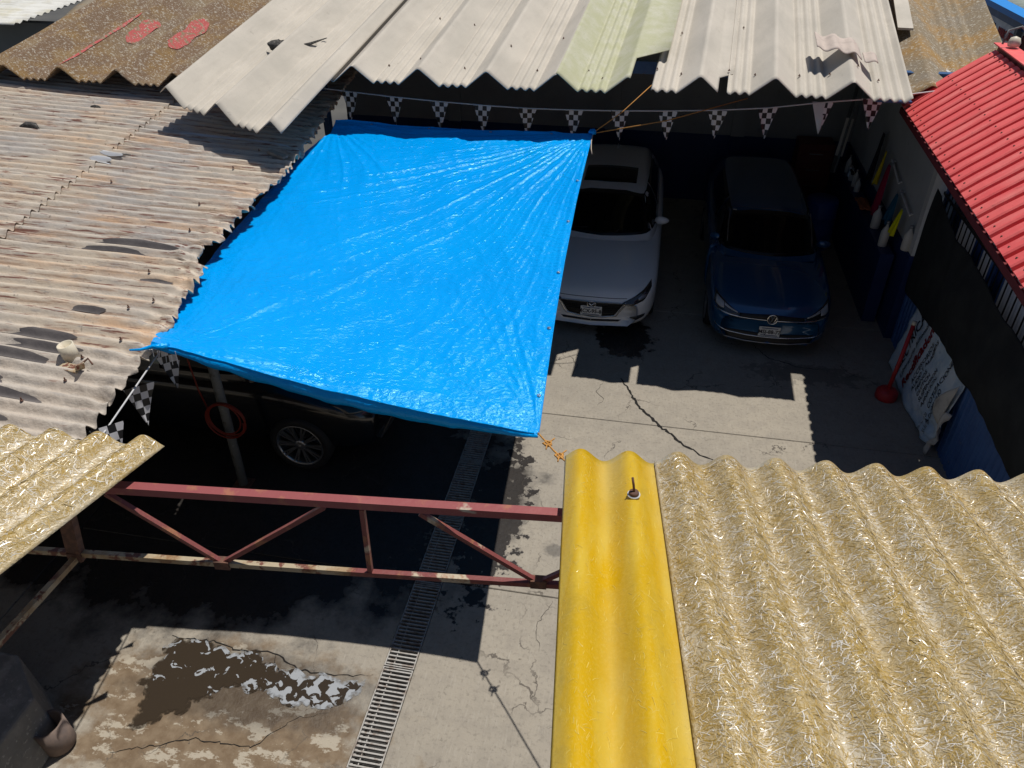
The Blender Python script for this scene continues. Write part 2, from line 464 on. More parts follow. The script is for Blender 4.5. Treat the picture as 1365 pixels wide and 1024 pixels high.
class MB:
    def __init__(s):
        s.v = []
        s.f = []

    def add(s, vs_, fs):
        k = len(s.v)
        s.v += [Vector(q) for q in vs_]
        s.f += [tuple(i + k for i in f) for f in fs]
        return s

    def box(s, a, b, bevel=0.0):
        x0, y0, z0 = a
        x1, y1, z1 = b
        if bevel <= 0:
            return s.add([(x0, y0, z0), (x1, y0, z0), (x1, y1, z0), (x0, y1, z0), (x0, y0, z1), (x1, y0, z1), (x1, y1, z1), (x0, y1, z1)],
                         [(3, 2, 1, 0), (4, 5, 6, 7), (0, 1, 5, 4), (1, 2, 6, 5), (2, 3, 7, 6), (3, 0, 4, 7)])
        e = bevel
        pts, fs = [], []
        ring = [(x0 + e, y0), (x1 - e, y0), (x1, y0 + e), (x1, y1 - e), (x1 - e, y1), (x0 + e, y1), (x0, y1 - e), (x0, y0 + e)]
        cx, cy = (x0 + x1) / 2, (y0 + y1) / 2

        def inn(p):
            return (p[0] + (e if p[0] < cx else -e) * .7, p[1] + (e if p[1] < cy else -e) * .7)
        pts += [(*inn(p), z0) for p in ring] + [(*p, z0 + e) for p in ring] + [(*p, z1 - e) for p in ring] + [(*inn(p), z1) for p in ring]
        for k in range(3):
            for i in range(8):
                j = (i + 1) % 8
                fs.append((k * 8 + i, k * 8 + j, k * 8 + 8 + j, k * 8 + 8 + i))
        fs.append(tuple(range(7, -1, -1)))
        fs.append(tuple(range(24, 32)))
        return s.add(pts, fs)

    def bar(s, a, b, w, h, up=(0, 0, 1)):
        a, b = Vector(a), Vector(b)
        d = (b - a).normalized()
        u = Vector(up)
        x = d.cross(u)
        if x.length < 1e-4:
            x = d.cross(Vector((0, 1, 0)))
        x.normalize()
        u = x.cross(d)
        q = []
        for p in (a, b):
            for sx, sz in ((-1, -1), (1, -1), (1, 1), (-1, 1)):
                q.append(p + x * (sx * w / 2) + u * (sz * h / 2))
        return s.add(q, [(3, 2, 1, 0), (4, 5, 6, 7), (0, 1, 5, 4), (1, 2, 6, 5), (2, 3, 7, 6), (3, 0, 4, 7)])

    def tube(s, pts, r, n=8, cap=True):
        pts = [Vector(p) for p in pts]
        k0 = len(s.v)
        rs = r if isinstance(r, (list, tuple)) else [r] * len(pts)
        prev = None
        for i, p in enumerate(pts):
            d = (pts[min(i + 1, len(pts) - 1)] - pts[max(i - 1, 0)])
            if d.length < 1e-9:
                d = Vector((0, 0, 1))
            d.normalize()
            if prev is None:
                a = d.cross(Vector((0, 0, 1)))
                if a.length < 1e-3:
                    a = d.cross(Vector((1, 0, 0)))
            else:
                a = prev - d * prev.dot(d)
            a.normalize()
            prev = a
            b = d.cross(a)
            for k in range(n):
                t = 2 * math.pi * k / n
                s.v.append(p + (a * math.cos(t) + b * math.sin(t)) * rs[i])
        for i in range(len(pts) - 1):
            for k in range(n):
                j = (k + 1) % n
                s.f.append((k0 + i * n + k, k0 + i * n + j, k0 + (i + 1) * n + j, k0 + (i + 1) * n + k))
        if cap:
            s.f.append(tuple(k0 + k for k in range(n - 1, -1, -1)))
            e = k0 + (len(pts) - 1) * n
            s.f.append(tuple(e + k for k in range(n)))
        return s

    def lathe(s, prof, n=20, c=(0, 0, 0), axis='z', close=False):
        """prof: (radius, height) along the axis"""
        k0 = len(s.v)
        for r, h in prof:
            for k in range(n):
                t = 2 * math.pi * k / n
                x, y = r * math.cos(t), r * math.sin(t)
                p = {'z': (x, y, h), 'y': (x, h, y), 'x': (h, x, y)}[axis]
                s.v.append(Vector(c) + Vector(p))
        m = len(prof)
        for i in range(m if close else m - 1):
            for k in range(n):
                j = (k + 1) % n
                a, b = i * n, ((i + 1) % m) * n
                s.f.append((k0 + a + k, k0 + a + j, k0 + b + j, k0 + b + k))
        if not close:
            s.f.append(tuple(k0 + k for k in range(n - 1, -1, -1)))
            s.f.append(tuple(k0 + (m - 1) * n + k for k in range(n)))
        return s

    def build(s, name, material, parent=None, smooth=False, loc=(0, 0, 0), solid=0.0):
        return mk(name, s.v, s.f, material, parent, smooth, loc, solid)


def grid_faces(nx, ny, k0=0):
    return [(k0 + j * (nx + 1) + i, k0 + j * (nx + 1) + i + 1, k0 + (j + 1) * (nx + 1) + i + 1, k0 + (j + 1) * (nx + 1) + i)
            for j in range(ny) for i in range(nx)]


def surf(name, fn, us, vs_, material, parent=None, smooth=True, solid=.006, off=-1.0):
    """sheet over the parameter lists us, vs_; fn(u, v) gives the point"""
    pts = [fn(u, v) for v in vs_ for u in us]
    return mk(name, pts, grid_faces(len(us) - 1, len(vs_) - 1), material, parent, smooth, solid=solid, off=off)


def lin(a, b, n):
    return [a + (b - a) * i / n for i in range(n + 1)]


def nz(x, y=0.0, z=0.0):
    return noise.noise(Vector((x, y, z)))


def interp(t, xs, ys):
    if t <= xs[0]:
        return ys[0]
    for i in range(len(xs) - 1):
        if t <= xs[i + 1]:
            return ys[i] + (ys[i + 1] - ys[i]) * (t - xs[i]) / (xs[i + 1] - xs[i])
    return ys[-1]


def text_mesh(name, body, size, material, parent, matrix, extrude=.001, shear=0.0, sx=1.0, bold=0.0):
    cu = bpy.data.curves.new(name, 'FONT')
    cu.body = body
    cu.size = size
    cu.extrude = extrude
    cu.shear = shear
    cu.offset = bold
    cu.resolution_u = 2
    cu.align_x = 'CENTER'
    cu.align_y = 'CENTER'
    tmp = bpy.data.objects.new(name, cu)
    COL.objects.link(tmp)
    dg = bpy.context.evaluated_depsgraph_get()
    me = bpy.data.meshes.new_from_object(tmp.evaluated_get(dg))
    bpy.data.objects.remove(tmp)
    bpy.data.curves.remove(cu)
    me.transform(Matrix.Diagonal((sx, 1, 1, 1)))
    me.transform(matrix)
    me.materials.clear()
    me.materials.append(M[material])
    me.name = name
    o = bpy.data.objects.new(name, me)
    return link(o, parent)


def basis(origin, xdir, ydir):
    x = Vector(xdir).normalized()
    y = Vector(ydir)
    z = x.cross(y).normalized()
    y = z.cross(x)
    m = Matrix((x, y, z)).transposed().to_4x4()
    m.translation = Vector(origin)
    return m


# ------------------------------------------------------------------ ground, slabs, drain
S = 600
tag(mk('ground', [(-S, -S, -.25), (S, -S, -.25), (S, S, -.25), (-S, S, -.25)], [(0, 1, 2, 3)], 'street'), None, None, kind='structure')
yard = tag(bpy.data.objects.new('yard_floor', None), None, None, kind='structure')
link(yard)
g = .004
XS = [(-9.6, -5.6), (-5.6, -1.885), (-1.615, 3.95)]
YS = [-.25, 2.02, 4.95, 7.86, 10.8, 13.6, 15.7]
for x0, x1 in XS:
    for y0, y1 in zip(YS[:-1], YS[1:]):
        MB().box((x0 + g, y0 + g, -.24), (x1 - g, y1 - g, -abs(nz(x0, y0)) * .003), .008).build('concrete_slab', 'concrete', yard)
MB().box((-1.885, -.25, -.245), (-1.615, 15.7, -.20)).build('drain_channel', 'trench', yard)

GY = 0.95
grates = [(.95 * k + .13, k) for k in range(0, 11)]
bar_mesh = None
for gy0, k in grates:
    gy1 = gy0 + GY - .012
    if gy0 < 2.9 or gy0 > 7.2:
        continue
    gt = thing('drain_grate', '', 'drain grate', (-1.75, gy0, 0), group='grates over the floor drain')
    fr = MB()
    for sx in (-1, 1):
        fr.box((sx * .131 - .005, 0, -.035), (sx * .131 + .005, GY - .012, .003))
        fr.box((sx * .118 - .012, 0, -.030), (sx * .118 + .012, GY - .012, -.026))
    fr.box((-.126, 0, -.03), (.126, .010, .0015))
    fr.box((-.126, GY - .022, -.03), (.126, GY - .012, .0015))
    fr.build('frame', 'grate_steel', gt)
    MB().box((-.06, .012, -.032), (-.052, GY - .024, -.012)).build('cross_rod', 'grate_steel', gt)
    nb = 23
    for i in range(nb):
        if bar_mesh is None:
            o = MB().box((-.124, -.007, -.028), (.124, .007, .0)).build('bar', 'grate_steel', gt)
            bar_mesh = o.data
        else:
            o = bpy.data.objects.new('bar', bar_mesh)
            link(o, gt)
        o.location = (0, .03 + i * (GY - .072) / (nb - 1), nz(i * 3.1, k) * .002)
order = [o for o in COL.objects if o.name.startswith('drain_grate')]
order.sort(key=lambda o: o.location.y)
for o, lab in zip(order, ['sunlit drain grate at the bottom edge of the photo',
                          'drain grate next to the sunlit one, where the tarp\'s shadow begins',
                          'shaded drain grate seen between the two chords of the red truss',
                          'shaded drain grate just beyond the top chord of the red truss',
                          'shaded drain grate farthest back, by the front hem of the blue tarp']):
    o['label'] = lab


def ribbon(name, pts, widths, z, material, parent):
    v, f = [], []
    for i, p in enumerate(pts):
        a, b = Vector(pts[max(i - 1, 0)]), Vector(pts[min(i + 1, len(pts) - 1)])
        d = (b - a).normalized()
        n_ = Vector((-d.y, d.x))
        w = widths[i] / 2
        v += [(p[0] + n_.x * w, p[1] + n_.y * w, z), (p[0] - n_.x * w, p[1] - n_.y * w, z)]
    f = [(2 * i, 2 * i + 1, 2 * i + 3, 2 * i + 2) for i in range(len(pts) - 1)]
    return mk(name, v, f, material, parent)


def crack(ctrl, wmax, seed, parent=yard, step=.035):
    r_ = random.Random(seed)
    pts = []
    for a, b in zip(ctrl[:-1], ctrl[1:]):
        n_ = max(2, int((Vector(b) - Vector(a)).length / step))
        for i in range(n_):
            t = i / n_
            pts.append((a[0] + (b[0] - a[0]) * t + r_.uniform(-.014, .014), a[1] + (b[1] - a[1]) * t + r_.uniform(-.014, .014)))
    pts.append(ctrl[-1])
    w = [wmax * max(.12, math.sin(math.pi * min(1, .08 + i / len(pts) * .95)) ** .7) * r_.uniform(.45, 1.15) for i in range(len(pts))]
    return ribbon('crack', pts, w, .0035, 'crack_dark', parent)


crack([(-.12, 8.83), (0.02, 8.52), (.13, 8.25), (.30, 8.02), (.44, 7.83), (.58, 7.72), (.67, 7.57), (.85, 7.46), (.90, 7.38), (1.10, 7.30), (1.22, 7.2)], .046, 3)
crack([(1.70, 10.05), (1.9, 9.72), (2.3, 9.55), (2.75, 9.55)], .016, 5)
crack([(-3.9, 3.86), (-3.5, 3.88), (-3.2, 3.83), (-2.9, 3.87), (-2.6, 3.74), (-2.2, 3.76), (-1.95, 3.82)], .016, 8)
crack([(-2.88, 3.86), (-2.83, 3.74), (-2.7, 3.66)], .010, 9)
crack([(-3.8, 2.75), (-3.2, 2.98), (-2.7, 3.0), (-2.45, 3.3), (-2.2, 3.4)], .009, 11)
crack([(-.35, 8.7), (-.42, 8.45), (-.3, 8.3), (-.38, 8.15)], .006, 12)
crack([(-.5, 4.9), (-.62, 4.6), (-.55, 4.3)], .005, 14)
crack([(-.9, 9.3), (-.75, 9.05), (-.8, 8.7)], .007, 15)

# puddle: rim points on the floor, weight of the painted sky reflection
rim = [(-3.90, 3.83), (-3.70, 3.86), (-3.45, 3.84), (-3.2, 3.81), (-3.0, 3.83), (-2.8, 3.72), (-2.55, 3.70), (-2.3, 3.72), (-2.12, 3.70), (-2.0, 3.76),
       (-1.98, 3.66), (-2.06, 3.5), (-2.2, 3.42), (-2.45, 3.40), (-2.7, 3.44), (-2.95, 3.50), (-3.15, 3.46), (-3.3, 3.30), (-3.45, 3.16), (-3.58, 3.02), (-3.70, 2.93), (-3.80, 2.96), (-3.76, 3.10), (-3.86, 3.24), (-3.95, 3.34), (-3.88, 3.5), (-3.93, 3.68)]
dense = []
for a, b in zip(rim, rim[1:] + rim[:1]):
    for t in (0, .25, .5, .75):
        x, y = a[0] + (b[0] - a[0]) * t, a[1] + (b[1] - a[1]) * t
        dense.append((x + nz(x * 9, y * 9) * .09 + nz(x * 23, y * 23) * .04, y + nz(x * 9, y * 9, 5) * .08 + nz(x * 27, y * 27, 5) * .035))
bm = bmesh.new()
bv = [bm.verts.new((x, y, .005)) for x, y in dense]
bm.faces.new(bv)
bmesh.ops.triangulate(bm, faces=bm.faces[:])
bmesh.ops.subdivide_edges(bm, edges=bm.edges[:], cuts=5, use_grid_fill=True)
me = bpy.data.meshes.new('puddle')
bm.to_mesh(me)
bm.free()
at = me.attributes.new('sky_glare', 'FLOAT', 'POINT')
me.attributes.new('rim', 'FLOAT', 'POINT')
at = me.attributes['sky_glare']
ar = me.attributes['rim']
for i, v in enumerate(me.vertices):
    x, y = v.co.x, v.co.y
    w = interp(x, [-3.9, -3.3, -2.9, -2.5, -2.0], [.0, .10, .06, .38, .46])
    d = min((Vector((x, y)) - Vector(q)).length for q in dense)
    w += .5 * max(0, 1 - d / .09) * (1 if y > 3.45 or x > -3.3 else .35)
    if y < 3.4:
        w -= .35
    at.data[i].value = w
    ar.data[i].value = min(1.0, d / .10)
me.materials.append(M['puddle_water'])
tag(link(bpy.data.objects.new('puddle', me)), None, None, kind='structure')

# ------------------------------------------------------------------ walls and houses
rw = thing('rear_wall', 'grey rear wall with dark blue lower half behind the parked cars', 'wall', (-1, 15.6, 0))
MB().box((-5.4, 0, 1.34), (4.8, .2, 4.62)).build('upper_wall', 'wall_grey', rw)
MB().box((-5.4, -.012, 0), (4.8, .2, 1.34)).build('dado', 'wall_blue', rw)
for x in (-3.2, .0, 2.42):
    MB().box((x, -.06, 1.34), (x + .26, -.002, 4.5)).build('pilaster', 'wall_grey', rw)
    MB().box((x, -.075, 0), (x + .26, -.014, 1.34)).build('pilaster', 'wall_blue', rw)

sw = thing('side_wall', 'grey side wall with white end edge and blue lower half, right of the blue hatchback', 'wall', (3.65, 10.62, 0))
MB().box((0, 0, 1.32), (.16, 4.97, 3.55)).build('upper_wall', 'wall_pale', sw)
MB().box((-.012, -.012, 1.32), (.17, .14, 3.3)).build('end_edge', 'wall_white', sw)
MB().box((-.03, -.02, 0), (.17, 4.97, 1.318)).build('dado', 'wall_blue', sw)

lw = thing('left_wall', 'dark wall under the rusty roof, behind the black car', 'wall', (-9.6, 5, 0))
MB().box((-.2, -5, -.2), (0, 10.2, 3.2)).build('wall_face', 'wall_grey', lw)
MB().box((.0, 7.4, -.2), (3.4, 7.6, 3.0)).build('cross_wall', 'wall_grey', lw)

hs = thing('camera_house', 'plastered house block below the viewpoint, out of the frame', 'house', (0, -.3, 0))
MB().box((-9.6, -6, -.2), (6, 0, 4.02)).build('wall_face', 'house_plaster', hs)
MB().box((-9.6, -6, 4.022), (6, -.25, 4.32)).build('terrace', 'house_plaster', hs)


def profile_saw(s):
    """one big ridge and three small ribs each 0.84 m; ridge crest at s = 0"""
    t = (s / .866 + .5) % 1.0 * .866 - .433
    a = abs(t)
    if a < .03:
        return .20 - (a / .03) ** 2 * .012
    if a < .265:
        return .188 - (a - .03) / .235 * .188
    q = (a - .265) / .168
    return .016 * (1 - math.cos(2 * math.pi * q * 1.5)) * .5 * 2.4


def saw_samples(x0, x1, crest):
    out = set()
    for v in lin(x0, x1, max(2, int((x1 - x0) / .021))):
        out.add(round(v, 4))
    k = math.floor((x0 - crest) / .866) - 1
    while crest + k * .866 < x1 + .866:
        for d in (-.265, -.03, 0, .03, .265):
            q = crest + k * .866 + d
            if x0 < q < x1:
                out.add(round(q, 4))
        k += 1
    return sorted(out)


# ---- beige roof over the cars
SL = .185
br = thing('beige_roof', 'beige ridged sheet roof over the parked cars, behind the blue tarp', 'roof', (-1, 9.78, 3.48))
bo = Vector((1, -9.78, -3.48))
PER = .866


def beige_sheet(name, material, x0, x1, crest, yend, dz, yfar=17.0, skew=0.0, x_left=None, x_right=None):
    def fn(x, v):
        ye = yend + skew * (x - x1) + nz(x * 3, yend) * .012
        y = ye + (yfar - ye) * v
        xx = x
        if x_right and x == xs[-1]:
            xx = x + x_right(y)
        if x_left and x == xs[0]:
            xx = x + x_left(y)
        z = 3.48 + dz + SL * (y - 9.78) + profile_saw(x - crest) + nz(x * 1.3, y * .5, dz * 9) * .01
        return Vector((xx + (y - 9.78) * .06, y, z)) + bo
    xs = saw_samples(x0, x1, crest)
    vv = [0, .012, .03, .055, .08, .12] + lin(.18, 1, 12)
    return surf(name, fn, xs, vv, material, br, True, .008)


beige_sheet('roof_sheet', 'beige_sheet', -6.12, -4.12, -5.13, 8.26, -.02, skew=-.40)
beige_sheet('roof_sheet', 'beige_sheet', -4.40, -2.60, -3.87, 9.76, .012)
beige_sheet('roof_sheet', 'beige_sheet', -2.72, -1.262, -3.0 + .866, 9.77, .012)
beige_sheet('translucent_sheet', 'lichen_sheet', -1.272, -.37, -1.266, 9.79, .02, x_right=lambda y: 0 if y < 10.4 else .38)
beige_sheet('roof_sheet', 'beige_sheet', -.12, .67, .45, 9.78, .06, x_right=lambda y: 0 if y < 10.2 else .24)
beige_sheet('roof_sheet', 'beige_sheet', .775, 2.84, 1.30, 9.76, .085)
sm = None
for (x, y) in [(-3.55, 10.2), (-3.15, 10.3), (-2.55, 10.25), (-2.05, 10.7), (-1.6, 10.25), (-.95, 10.3), (-.75, 10.15), (-2.8, 11.6), (-1.45, 11.2), (-.1, 10.3), (.2, 10.25), (.77, 10.3), (1.08, 10.2), (1.95, 10.3), (1.6, 10.25), (2.5, 10.2), (2.25, 10.3), (-3.4, 11.9), (.1, 11.5), (.9, 11.7)]:
    crest = -3.87 if x < -1.27 else (-1.266 if x < -.4 else (.45 if x < .72 else 1.30))
    dz = 0 if x < -.4 else (.06 if x < .72 else .085)
    if sm is None:
        o = MB().lathe([(.016, 0), (.015, .005), (.007, .006), (.006, .02), (.002, .022)], 8).build('screw', 'rust_steel', br)
        sm = o.data
    else:
        o = link(bpy.data.objects.new('screw', sm), br)
    o.location = Vector((x + (y - 9.78) * .06, y, 3.48 + dz + SL * (y - 9.78) + profile_saw(x - crest) + .012)) + bo
# steel below the beige roof: blue beam on two columns
bb = thing('blue_beam', 'blue painted steel beam under the front of the beige roof', 'beam', (0, 11.15, 3.52))
MB().bar((-5.0, 0, 0), (4.4, 0, 0), .12, .16).build('beam', 'paint_blue', bb)
MB().box((2.6, -.78, -.12), (3.02, -.07, -.10)).build('sun_stop_plate', 'paint_blue', bb)  # added board that keeps a sun spot off the blue hatchback
MB().bar((4.3, 0, -.08), (4.3, 0, -3.52), .1, .1).build('column', 'paint_blue', bb)
MB().bar((-4.9, 0, -.08), (-4.9, 0, -3.52), .1, .1).build('column', 'paint_blue', bb)

# broken piece lying on the roof
bs = thing('broken_sheet', 'broken piece of pinkish ribbed sheet lying on the beige roof\'s right end', 'sheet', (2.20, 10.72, 3.945))


def fpiece(u, v):
    t = u / .62
    yy = v * (.46 if u < .46 else .34) - .10 * t + .025 * nz(u * 9, v * 4)
    return Vector((-.40 + u * 1.15 + v * .01, -.25 + yy, .022 - .20 * max(0, t - .45) + .024 * math.cos(u * 2 * math.pi / .19) + yy * .17))


mat('pink_sheet', (0.52, 0.44, 0.385), 0.85, layers=[(9, 4, .5, .7, (.40, .34, .30))], bump=(60, .3, .01))
surf('sheet_piece', fpiece, lin(0, .46, 30), lin(0, 1, 8), 'pink_sheet', bs, True, .008)
surf('broken_flap', lambda u, v: fpiece(u, v * .8 - .05 + .0) + Vector((.02, -.02, -.004)), lin(.47, .60, 10), lin(0, 1, 6), 'pink_sheet', bs, True, .008)

# dark rag bundle caught on the roof
rg = thing('rag_bundle', 'dark bundle of rag and wire caught on the beige roof near its left end', 'rag', (-5.19, 10.57, 3.65))
b_ = MB()
bl = []
for j in range(9):
    for i in range(14):
        th, ph = 2 * math.pi * i / 14, math.pi * j / 8
        rr_ = 1 + .45 * nz(math.cos(th) * 2, math.sin(th) * 2, ph * 2)
        bl.append((.17 * rr_ * math.sin(ph) * math.cos(th), .10 * rr_ * math.sin(ph) * math.sin(th), .06 + .075 * rr_ * math.cos(ph)))
b_.add(bl, [(j * 14 + i, j * 14 + (i + 1) % 14, (j + 1) * 14 + (i + 1) % 14, (j + 1) * 14 + i) for j in range(8) for i in range(14)])
b_.build('rag', 'rag_dark', rg, True)
MB().tube([(-.05, -.1, .02), (-.02, -.2, .0), (.02, -.27, -.04), (-.01, -.31, -.05)], .006, 6).build('wire', 'rag_dark', rg)
MB().tube([(.08, -.08, .03), (.13, -.16, .0), (.12, -.22, -.01)], .006, 6).build('wire', 'rag_dark', rg)
MB().tube([(.15, .05, .05), (.33, .22, .06), (.5, .45, .1)], [.012, .02, .006], 6).build('wire', 'rag_dark', rg)

# ---- mossy roofs, left and right of the beige one
ml = thing('mossy_roof', 'old brown mossy ridged roof with red paint marks, left of the beige roof', 'roof', (-7.5, 10, 3.35))
mo = Vector((7.5, -10, -3.35))


def fmoss(x, y, dz=0.0):
    z = 3.28 + .17 * (y - 10) + profile_saw(x + 8.23) * .95 + nz(x * 2, y * 2) * .012 + dz
    return Vector((x + (y - 10) * .06, y + nz(x * 4) * .03, z)) + mo


surf('roof_sheet', lambda x, y: fmoss(x, y), saw_samples(-9.75, -5.6, -8.23), [9.93, 9.97, 10.05, 10.2] + lin(10.5, 17.5, 14), 'mossy_sheet', ml, True, .01)
for x0, x1, y0, y1 in [(-8.30, -8.19, 9.99, 12.0), (-8.13, -7.93, 11.2, 12.05), (-7.30, -7.10, 11.0, 12.1)]:
    pts = []
    n_ = 14
    us = lin(x0, x1, 7)
    for j in range(n_ + 1):
        t = j / n_
        k = math.sqrt(max(.02, 1 - (2 * t - 1) ** 6)) * (.85 + .3 * nz(t * 5, x0))
        for u in us:
            xm = (x0 + x1) / 2 + (u - (x0 + x1) / 2) * k
            pts.append(fmoss(xm, y0 + (y1 - y0) * t, .011))
    mk('paint_mark', pts, grid_faces(7, n_), 'red_marking', ml, True)

surf('loose_sheet', lambda u, v: Vector((-9.75 + u * 1.2 - v * .9, 12.0 + v * 2.4 + u * .5, 3.60 + .1 * v + .02 * nz(u * 3, v * 3))) + mo, lin(0, 1, 12), lin(0, 1, 8), 'mossy_plain', ml, True, .02)

mr = thing('mossy_roof', 'old brown mossy ridged roof beyond the beige roof\'s right end', 'roof', (4.2, 12, 3.7))
ro = Vector((-4.2, -12, -3.7))


def fmr(x, y):
    z = 3.50 + .14 * (y - 11.2) + profile_saw((x - 3.30) * .8) * (1.0 if x > 3.0 else .6) + nz(x * 2, y) * .015 - .16 * max(0, x - 4.3)
    return Vector((x + (y - 11.2) * (.05 + .07 * min(1, max(0, x - 2.7))), y, z)) + ro


mat('mossy_right', (0.235, 0.185, 0.12), 0.95, layers=[(1.4, 4, .45, .6, (0.31, 0.19, 0.07)), (2, 4, .5, .65, (.24, .21, .17), .6), (26, 5, .56, .62, (0.48, 0.45, 0.38), .8)], bump=(30, .5, .02))
surf('roof_sheet', fmr, saw_samples(2.62, 4.33, 3.3), [10.48, 10.6, 10.9] + lin(11.6, 18.5, 14), 'mossy_right', mr, True, .01)
MB().bar(Vector((3.22, 12.3, 3.90)) + ro, Vector((3.80, 17.2, 4.62)) + ro, .2, .03).build('cover_strip', 'beige_sheet', mr)

# pale roof in the far left corner and the dark gap below it
pr = thing('pale_roof', 'white corrugated roof with straw coloured edge in the far left corner', 'roof', (-13, 13, 3.5))


def fpale(x, y, dz=0.0):
    return Vector((x, y, .12 + .05 * (y - 13) + .02 * math.cos(y * 2 * math.pi / .18) + dz)) - Vector((-13, 13, 0))


surf('roof_sheet', fpale, lin(-20, -10.5, 10), lin(12.0, 19, 150), 'pale_roof', pr, True, .01)
surf('straw_sheet', lambda x, y: fpale(x, y - .12 * (x + 11), -.05), lin(-17, -10.9, 10), lin(11.55, 12.7, 40), 'straw_roof', pr, True, .01)
MB().box((-5, 0, -3.6), (2.3, .2, -.1)).build('wall_face', 'wall_grey', pr)

# ---- rusty roof at the left
rr = thing('rusty_roof', 'rusty cream corrugated metal roof with torn edge at the left', 'roof', (-4.4, 6, 2.6))
rro = Vector((4.4, -6, -2.6))
PITCH = .142


def edge_x(y):
    return interp(y, [2, 3.7, 4.93, 6.68, 8.35, 10.4, 12.5], [-3.56, -3.75, -3.86, -4.2, -4.22, -4.5, -4.8]) + .07 * nz(y * 1.7, 3) + .05 * nz(y * 7, 1) + .05 * nz(y * 17, 5) + (-.10 if 6.05 < y < 6.35 else 0) + (-.05 if 7.3 < y < 7.5 else 0)


def rusty(x, y, dz=0.0):
    d = x - edge_x(y)
    sag = .05 * nz(x * .55, y * .4, 2)
    yy = y + .05 * nz(x * .8, y * .35, 7) + .03 * nz(x * 2.5, y * .8, 4) * max(0, 1 + d * .6)
    k = max(0, 1 + d / .35)
    A = .028 * (1 - .35 * k * (nz(y * 3, 9) + .3))
    z = 2.62 + .045 * (y - 4) - .05 * (x + 4.0) + sag * .7 + A * math.cos(2 * math.pi * y / PITCH)
    z += k * .06 * nz(x * 9, y * 11, 1) + k * .03 * nz(x * 3, y * 4, 8)
    return Vector((x, yy, z + dz)) + rro


def rusty_sheet(xa, xb, y0, y1, dz, material):
    ny = int((y1 - y0) / PITCH * 10)

    def fn(u, y):
        r_ = edge_x(y) if xb is None else xb - .30 * (y - 6) * .33 + .02 * nz(y * 5, 2)
        l_ = xa if xb is not None else xa - .30 * (y - 6) * .33 - .12
        return rusty(l_ + (r_ - l_) * u, y, dz)
    us = lin(0, .75, 16) + lin(.78, 1, 14) if xb is None else lin(0, 1, 22)
    return surf('roof_sheet', fn, us, lin(y0, y1, ny), material, rr, True, .004)


ys = [2.2, 3.05, 4.55, 6.10, 7.65, 9.2, 10.7, 12.4]
for i, (a, b) in enumerate(zip(ys[:-1], ys[1:])):
    rusty_sheet(-6.25, None, a - .06, b, .0 + .005 * (i % 2), 'grey_sheet' if i in (0, 1) else 'rusty_sheet')
for i, (a, b) in enumerate(zip(ys[:-1], ys[1:])):
    rusty_sheet(-10.2, -6.2, a - .36, b - .3, .026 + .005 * (i % 2), 'rusty_sheet')


def roof_patch(name, cx, cy, rx, ry, material, seed, dz=.012, flat=0.0):
    n_, m_ = 20, 26
    pts = []
    for j in range(m_ + 1):
        t = j / m_ * 2 - 1
        y = cy + t * ry
        w = rx * math.sqrt(max(.01, 1 - t ** 4)) * (1 + .6 * nz(y * 14, seed) + .35 * nz(y * 55, seed))
        sh = .6 * rx * nz(y * 11, seed + 9)
        for u in lin(-1, 1, n_):
            p = rusty(cx + sh + u * w, y, dz)
            if flat:
                p.z = p.z * (1 - flat) + (rusty(cx + sh + u * w, cy, dz).z) * flat
            pts.append(p)
    mk(name, pts, grid_faces(n_, m_), material, rr, True)


for k, (cx, cy, rx, ry) in enumerate([(-4.85, 6.22, .42, .075), (-5.02, 6.07, .30, .05), (-4.62, 5.02, .16, .05), (-4.75, 4.62, .30, .075), (-4.62, 4.44, .38, .06), (-4.85, 4.28, .36, .06), (-4.86, 4.08, .2, .05), (-4.65, 3.86, .30, .055), (-4.72, 3.68, .32, .06), (-4.72, 3.50, .30, .06), (-4.35, 5.60, .14, .03)]):
    roof_patch('tar_patch', cx, (math.floor(cy / PITCH) + .5) * PITCH, rx, min(ry, .068), 'tar_patch', k * 3.1, .008)
for k, (cx, cy, rx, ry) in enumerate([(-5.5, 9.02, 1.0, .035), (-6.0, 10.05, .45, .03), (-6.35, 8.10, .16, .05), (-6.40, 7.90, .15, .05)]):
    roof_patch('sealant_strip', cx, cy, rx, ry, 'white_streak', k * 2.3 + 50, .012 if k < 2 else .03)
sn = None
for x, y in [(-4.2, 4.05), (-4.25, 4.4), (-4.1, 4.75), (-4.3, 5.1), (-4.15, 5.3), (-4.45, 5.7), (-4.5, 6.5), (-4.7, 7.1), (-4.8, 8.1), (-4.75, 8.7), (-6.4, 7.2), (-6.8, 6.7), (-5.9, 7.4), (-7.4, 9.4), (-4.35, 3.9), (-4.9, 3.9)]:
    if sn is None:
        o = MB().lathe([(.014, 0), (.012, .004), (.006, .006), (.005, .026), (.002, .028)], 8).build('screw', 'rust_steel', rr)
        sn = o.data
    else:
        o = link(bpy.data.objects.new('screw', sn), rr)
    o.location = rusty(x, round(y / PITCH) * PITCH, .012)

